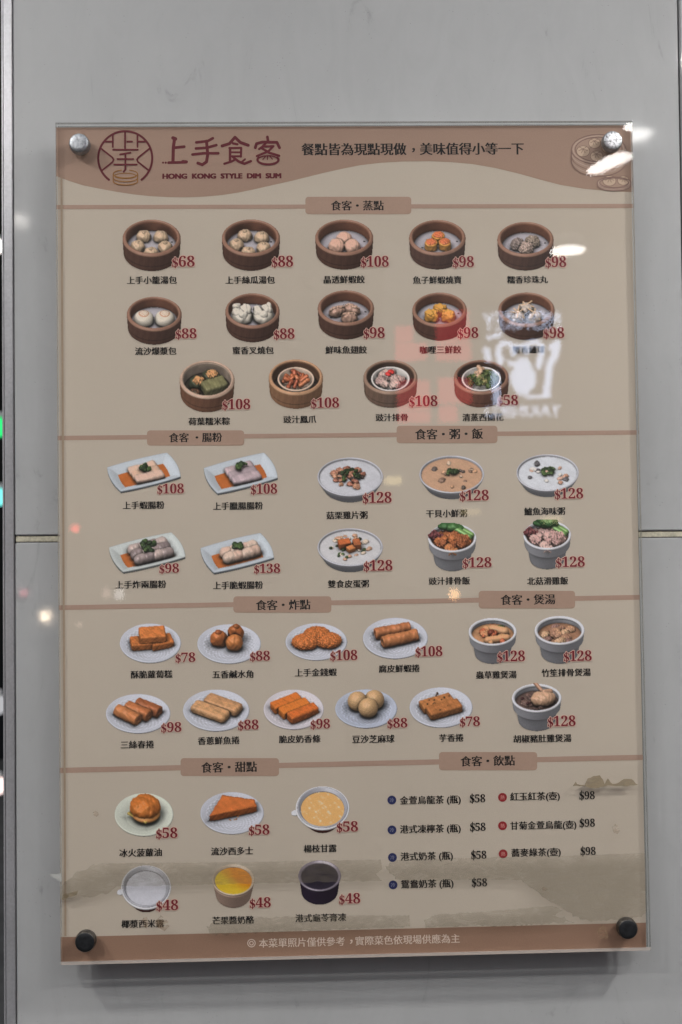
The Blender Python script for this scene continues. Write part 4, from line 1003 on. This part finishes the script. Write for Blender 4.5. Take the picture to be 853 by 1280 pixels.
# ---------------------------------------------------------------- studs
def stud_metal(name, col, rough, wear):
    m = mat(name, col, rough, 1.0); t, b, N, L = nodes(m)
    g = N('NewGeometry'); n = N('TexNoise', Scale=420, Detail=4, Roughness=.7); L(g.outputs['Position'], n.inputs['Vector'])
    r = ramp(N('ValToRGB'), (.38, tuple(v * wear for v in col)), (.50, col), (.75, tuple(min(1, v * 1.25) for v in col))); L(n.outputs[0], r.inputs[0]); L(r.outputs[0], b.inputs['Base Color'])
    bu = N('Bump', Strength=.25, Distance=.0003); L(n.outputs[0], bu.inputs['Height']); L(bu.outputs[0], b.inputs['Normal'])
    return m
M_STUD = stud_metal('brushed_aluminium', (.34, .355, .375), .45, .7)
M_WORN = stud_metal('worn_aluminium', (.62, .63, .65), .5, .2)
M_BLKCAP = mottled('blackened_cap', (.016, .017, .019), .3, 300, .5, .2)
M_DULL = stud_metal('dull_dark_metal', (.15, .14, .13), .4, .5)
def stud(px, py, m_face, m_side, label):
    c = at(px, py, -.0078); r = .0101
    s = bm_obj('standoff', lathe_bm([(0, YB + .0), (r * 1.0, -.0001), (r * 1.04, -.0006), (r * 1.04, -.0026), (r * 1.02, -.0030), (r, -.0034), (r, -.0064), (r * .93, -.0075)], (c.x, 0, c.z)), m_side, board, True)
    tag(s, label)
    bm_obj('cap_face', lathe_bm([(r * .935, -.0074), (r * .90, -.0078), (r * .5, -.0079), (0, -.0079)], (c.x, 0, c.z)), m_face, s, True)
    bm_obj('barrel', lathe_bm([(0, YP + .0064), (r * .95, YP + .0064), (r * .95, WY + .001), (0, WY + .001)], (c.x, 0, c.z)), M_STUD, s, True)
stud(98.6, 178.4, M_STUD, M_STUD, 'grey brushed metal stud near the round emblem')
stud(766.6, 175.2, M_WORN, M_STUD, 'bright scratched metal stud over the drawn steamer')
stud(106.2, 1178.3, M_BLKCAP, M_DULL, 'black faced stud at the lower left corner')
stud(785.6, 1162.2, M_BLKCAP, M_DULL, 'black faced stud at the lower right corner')

# ---------------------------------------------------------------- old tape and glue left on the clear sheet
def tape_material(name, col, lo, hi, scale, th, film=None):
    """dirty film: tints what lies under it, with a little dust of its own on top"""
    m = mat(name, col, .6, 0, .3); t, b, N, L = nodes(m)
    g = N('NewGeometry'); mp = N('Mapping'); mp.inputs['Rotation'].default_value = (0, .5, 0); mp.inputs['Scale'].default_value = (1, 1, 2.6); L(g.outputs['Position'], mp.inputs[0])
    n = N('TexNoise', Scale=scale, Detail=7, Roughness=.62, Distortion=.8); L(mp.outputs[0], n.inputs['Vector'])
    n2 = N('TexNoise', Scale=scale * .35, Detail=4); L(g.outputs['Position'], n2.inputs['Vector'])
    r = ramp(N('ValToRGB'), (.36, hi), (.52, hi * .72 + lo * .28), (th - .04, lo)); L(n.outputs[0], r.inputs[0])
    r2 = ramp(N('ValToRGB'), (.3, tuple(v * .84 for v in col)), (.7, tuple(v * 1.14 for v in col))); L(n2.outputs[0], r2.inputs[0]); L(r2.outputs[0], b.inputs['Base Color'])
    if film is None: L(r.outputs[0], b.inputs['Alpha']); return m
    tr = N('BsdfTransparent'); tint = N('Mix', data_type='RGBA'); tint.inputs[6].default_value = (.995, .995, .99, 1); tint.inputs[7].default_value = (*film, 1)
    L(r.outputs[0], tint.inputs[0]); L(tint.outputs[2], tr.inputs[0])
    mx = N('MixShader'); mu = N('Math', operation='MULTIPLY'); L(r.outputs[0], mu.inputs[0]); mu.inputs[1].default_value = .16; L(mu.outputs[0], mx.inputs[0])
    L(tr.outputs[0], mx.inputs[1]); L(b.outputs[0], mx.inputs[2]); L(mx.outputs[0], t.nodes['Material Output'].inputs[0])
    return m
M_TAPE = tape_material('dirty_tape_film', ink(140, 130, 114), .30, .95, 46, .74, (.79, .785, .765))
M_TORN = tape_material('torn_brown_tape', ink(112, 100, 80), .55, .96, 120, .8)
M_FLAP = mat('stiff_tape_flap', ink(150, 150, 146), .4, Alpha=.7)
rj = random.Random(11)
def tape(pts, m, label, jag=1.2, y=-.00025, name='tape_residue', jags=None):
    out = []
    for i, (a, b) in enumerate(zip(pts, pts[1:] + pts[:1])):
        n = max(1, int(math.hypot(b[0] - a[0], b[1] - a[1]) / 3)); j = jag if not jags else jags[i]
        nl = math.hypot(b[0] - a[0], b[1] - a[1]) + 1e-6; nx, ny = -(b[1] - a[1]) / nl, (b[0] - a[0]) / nl; w = 0
        for k in range(n):
            w = .5 * w + rj.gauss(0, 1) * j * .42 if 0 < k else 0
            out.append((a[0] + (b[0] - a[0]) * k / n + nx * w, a[1] + (b[1] - a[1]) * k / n + ny * w))
    bm = bmesh.new(); vs = [bm.verts.new(at(x, yy, y)) for x, yy in out]
    es = [bm.edges.new((vs[i], vs[(i + 1) % len(vs)])) for i in range(len(vs))]
    bmesh.ops.triangle_fill(bm, use_beauty=True, edges=es)
    o = bm_obj(name, bm, m, board); tag(o, label); return o
tape([(77, 1122), (77, 1108), (92, 1094), (117, 1080), (150, 1079), (330, 1077), (476, 1074.5), (478, 1086), (470, 1092), (478, 1101), (380, 1103), (250, 1106), (146, 1108), (132, 1118), (112, 1122), (100, 1120), (86, 1124)], M_TAPE,
     'long strip of dirty tape film across the lower dessert row', jags=[.3, 2, 2.5, 1, .4, .4, .3, 2, 2, 1, .5, .5, 1.6, 3, 3, 2, 2])
tape([(482, 1083), (500, 1075), (560, 1073), (640, 1071), (730, 1069), (807, 1066.5), (809, 1140), (802, 1146), (770, 1150), (736, 1151), (716, 1146), (704, 1136), (686, 1126), (668, 1112), (652, 1100), (600, 1099.5), (520, 1101), (494, 1099)], M_TAPE,
     'wide patch of dirty tape film under the drinks list at the right edge', jags=[2, 1, .4, .4, .4, .3, 1, 2, 2, 2.5, 2, 1.5, 1.5, 1, .6, .5, 1.5, 2])
tape([(258, 1158), (276, 1149), (300, 1151), (330, 1147), (392, 1145), (512, 1144), (513, 1158), (440, 1161), (350, 1165), (262, 1168)], M_TAPE, 'lower strip of dirty tape film above the foot band', jags=[3, 2, 2, 1, .5, .3, 1, 1, 1.4, 1.5])
tape([(530, 1150), (548, 1143), (600, 1140), (648, 1136), (690, 1132), (704, 1138), (690, 1144), (720, 1152), (640, 1157), (560, 1158), (532, 1160)], M_TAPE, 'torn end of tape film below the drinks list', jags=[2, 1, .6, .6, 1.5, 3, 3, 2, 1, 1, 1])
tape([(716, 983), (720, 977), (724, 983), (731, 982), (735, 973), (742, 970), (750, 969), (756, 980), (760, 973), (766, 980), (772, 979), (780, 974), (790, 974), (798, 981), (780, 983), (760, 982), (748, 985), (732, 983)], M_TORN, 'torn scrap of brown tape beside the drinks heading', jag=.7)
tape([(77, 1124), (80, 1116), (86, 1117), (98, 1113), (96, 1119), (86, 1121), (80, 1125)], M_TORN, 'dark crumpled bit of tape at the left edge', jag=.6)
tape([(61.5, 1093.2), (77, 1091.6), (77, 1103)], M_FLAP, 'stiff pale tape corner sticking out past the left edge', jag=.3, name='tape_flap')
M_SMUDGE = tape_material('glue_smudge', ink(112, 92, 70), .0, .40, 60, .60)
for a, b, w, h, s in ((182, 1152, 4, 9, 'grey glue smudge under the coconut sago'), (203, 1154, 9, 10, 'dark glue smear beside the coconut sago name'), (754, 1166, 7, 11, 'brown glue smear left of the lower right stud'), (120, 1017, 4, 4, 'small dark mark left of the golden bun'), (770, 1036, 5, 7, 'small brown mark right of the drinks list'), (681, 1111, 4, 3, 'small amber glue drop on the tape')):
    tape([(a - w, b - h * .3), (a - w * .2, b - h), (a + w * .6, b - h * .5), (a + w, b + h * .4), (a + w * .3, b + h), (a - w * .6, b + h * .6)], M_SMUDGE, s, .8, name='glue_smudge')
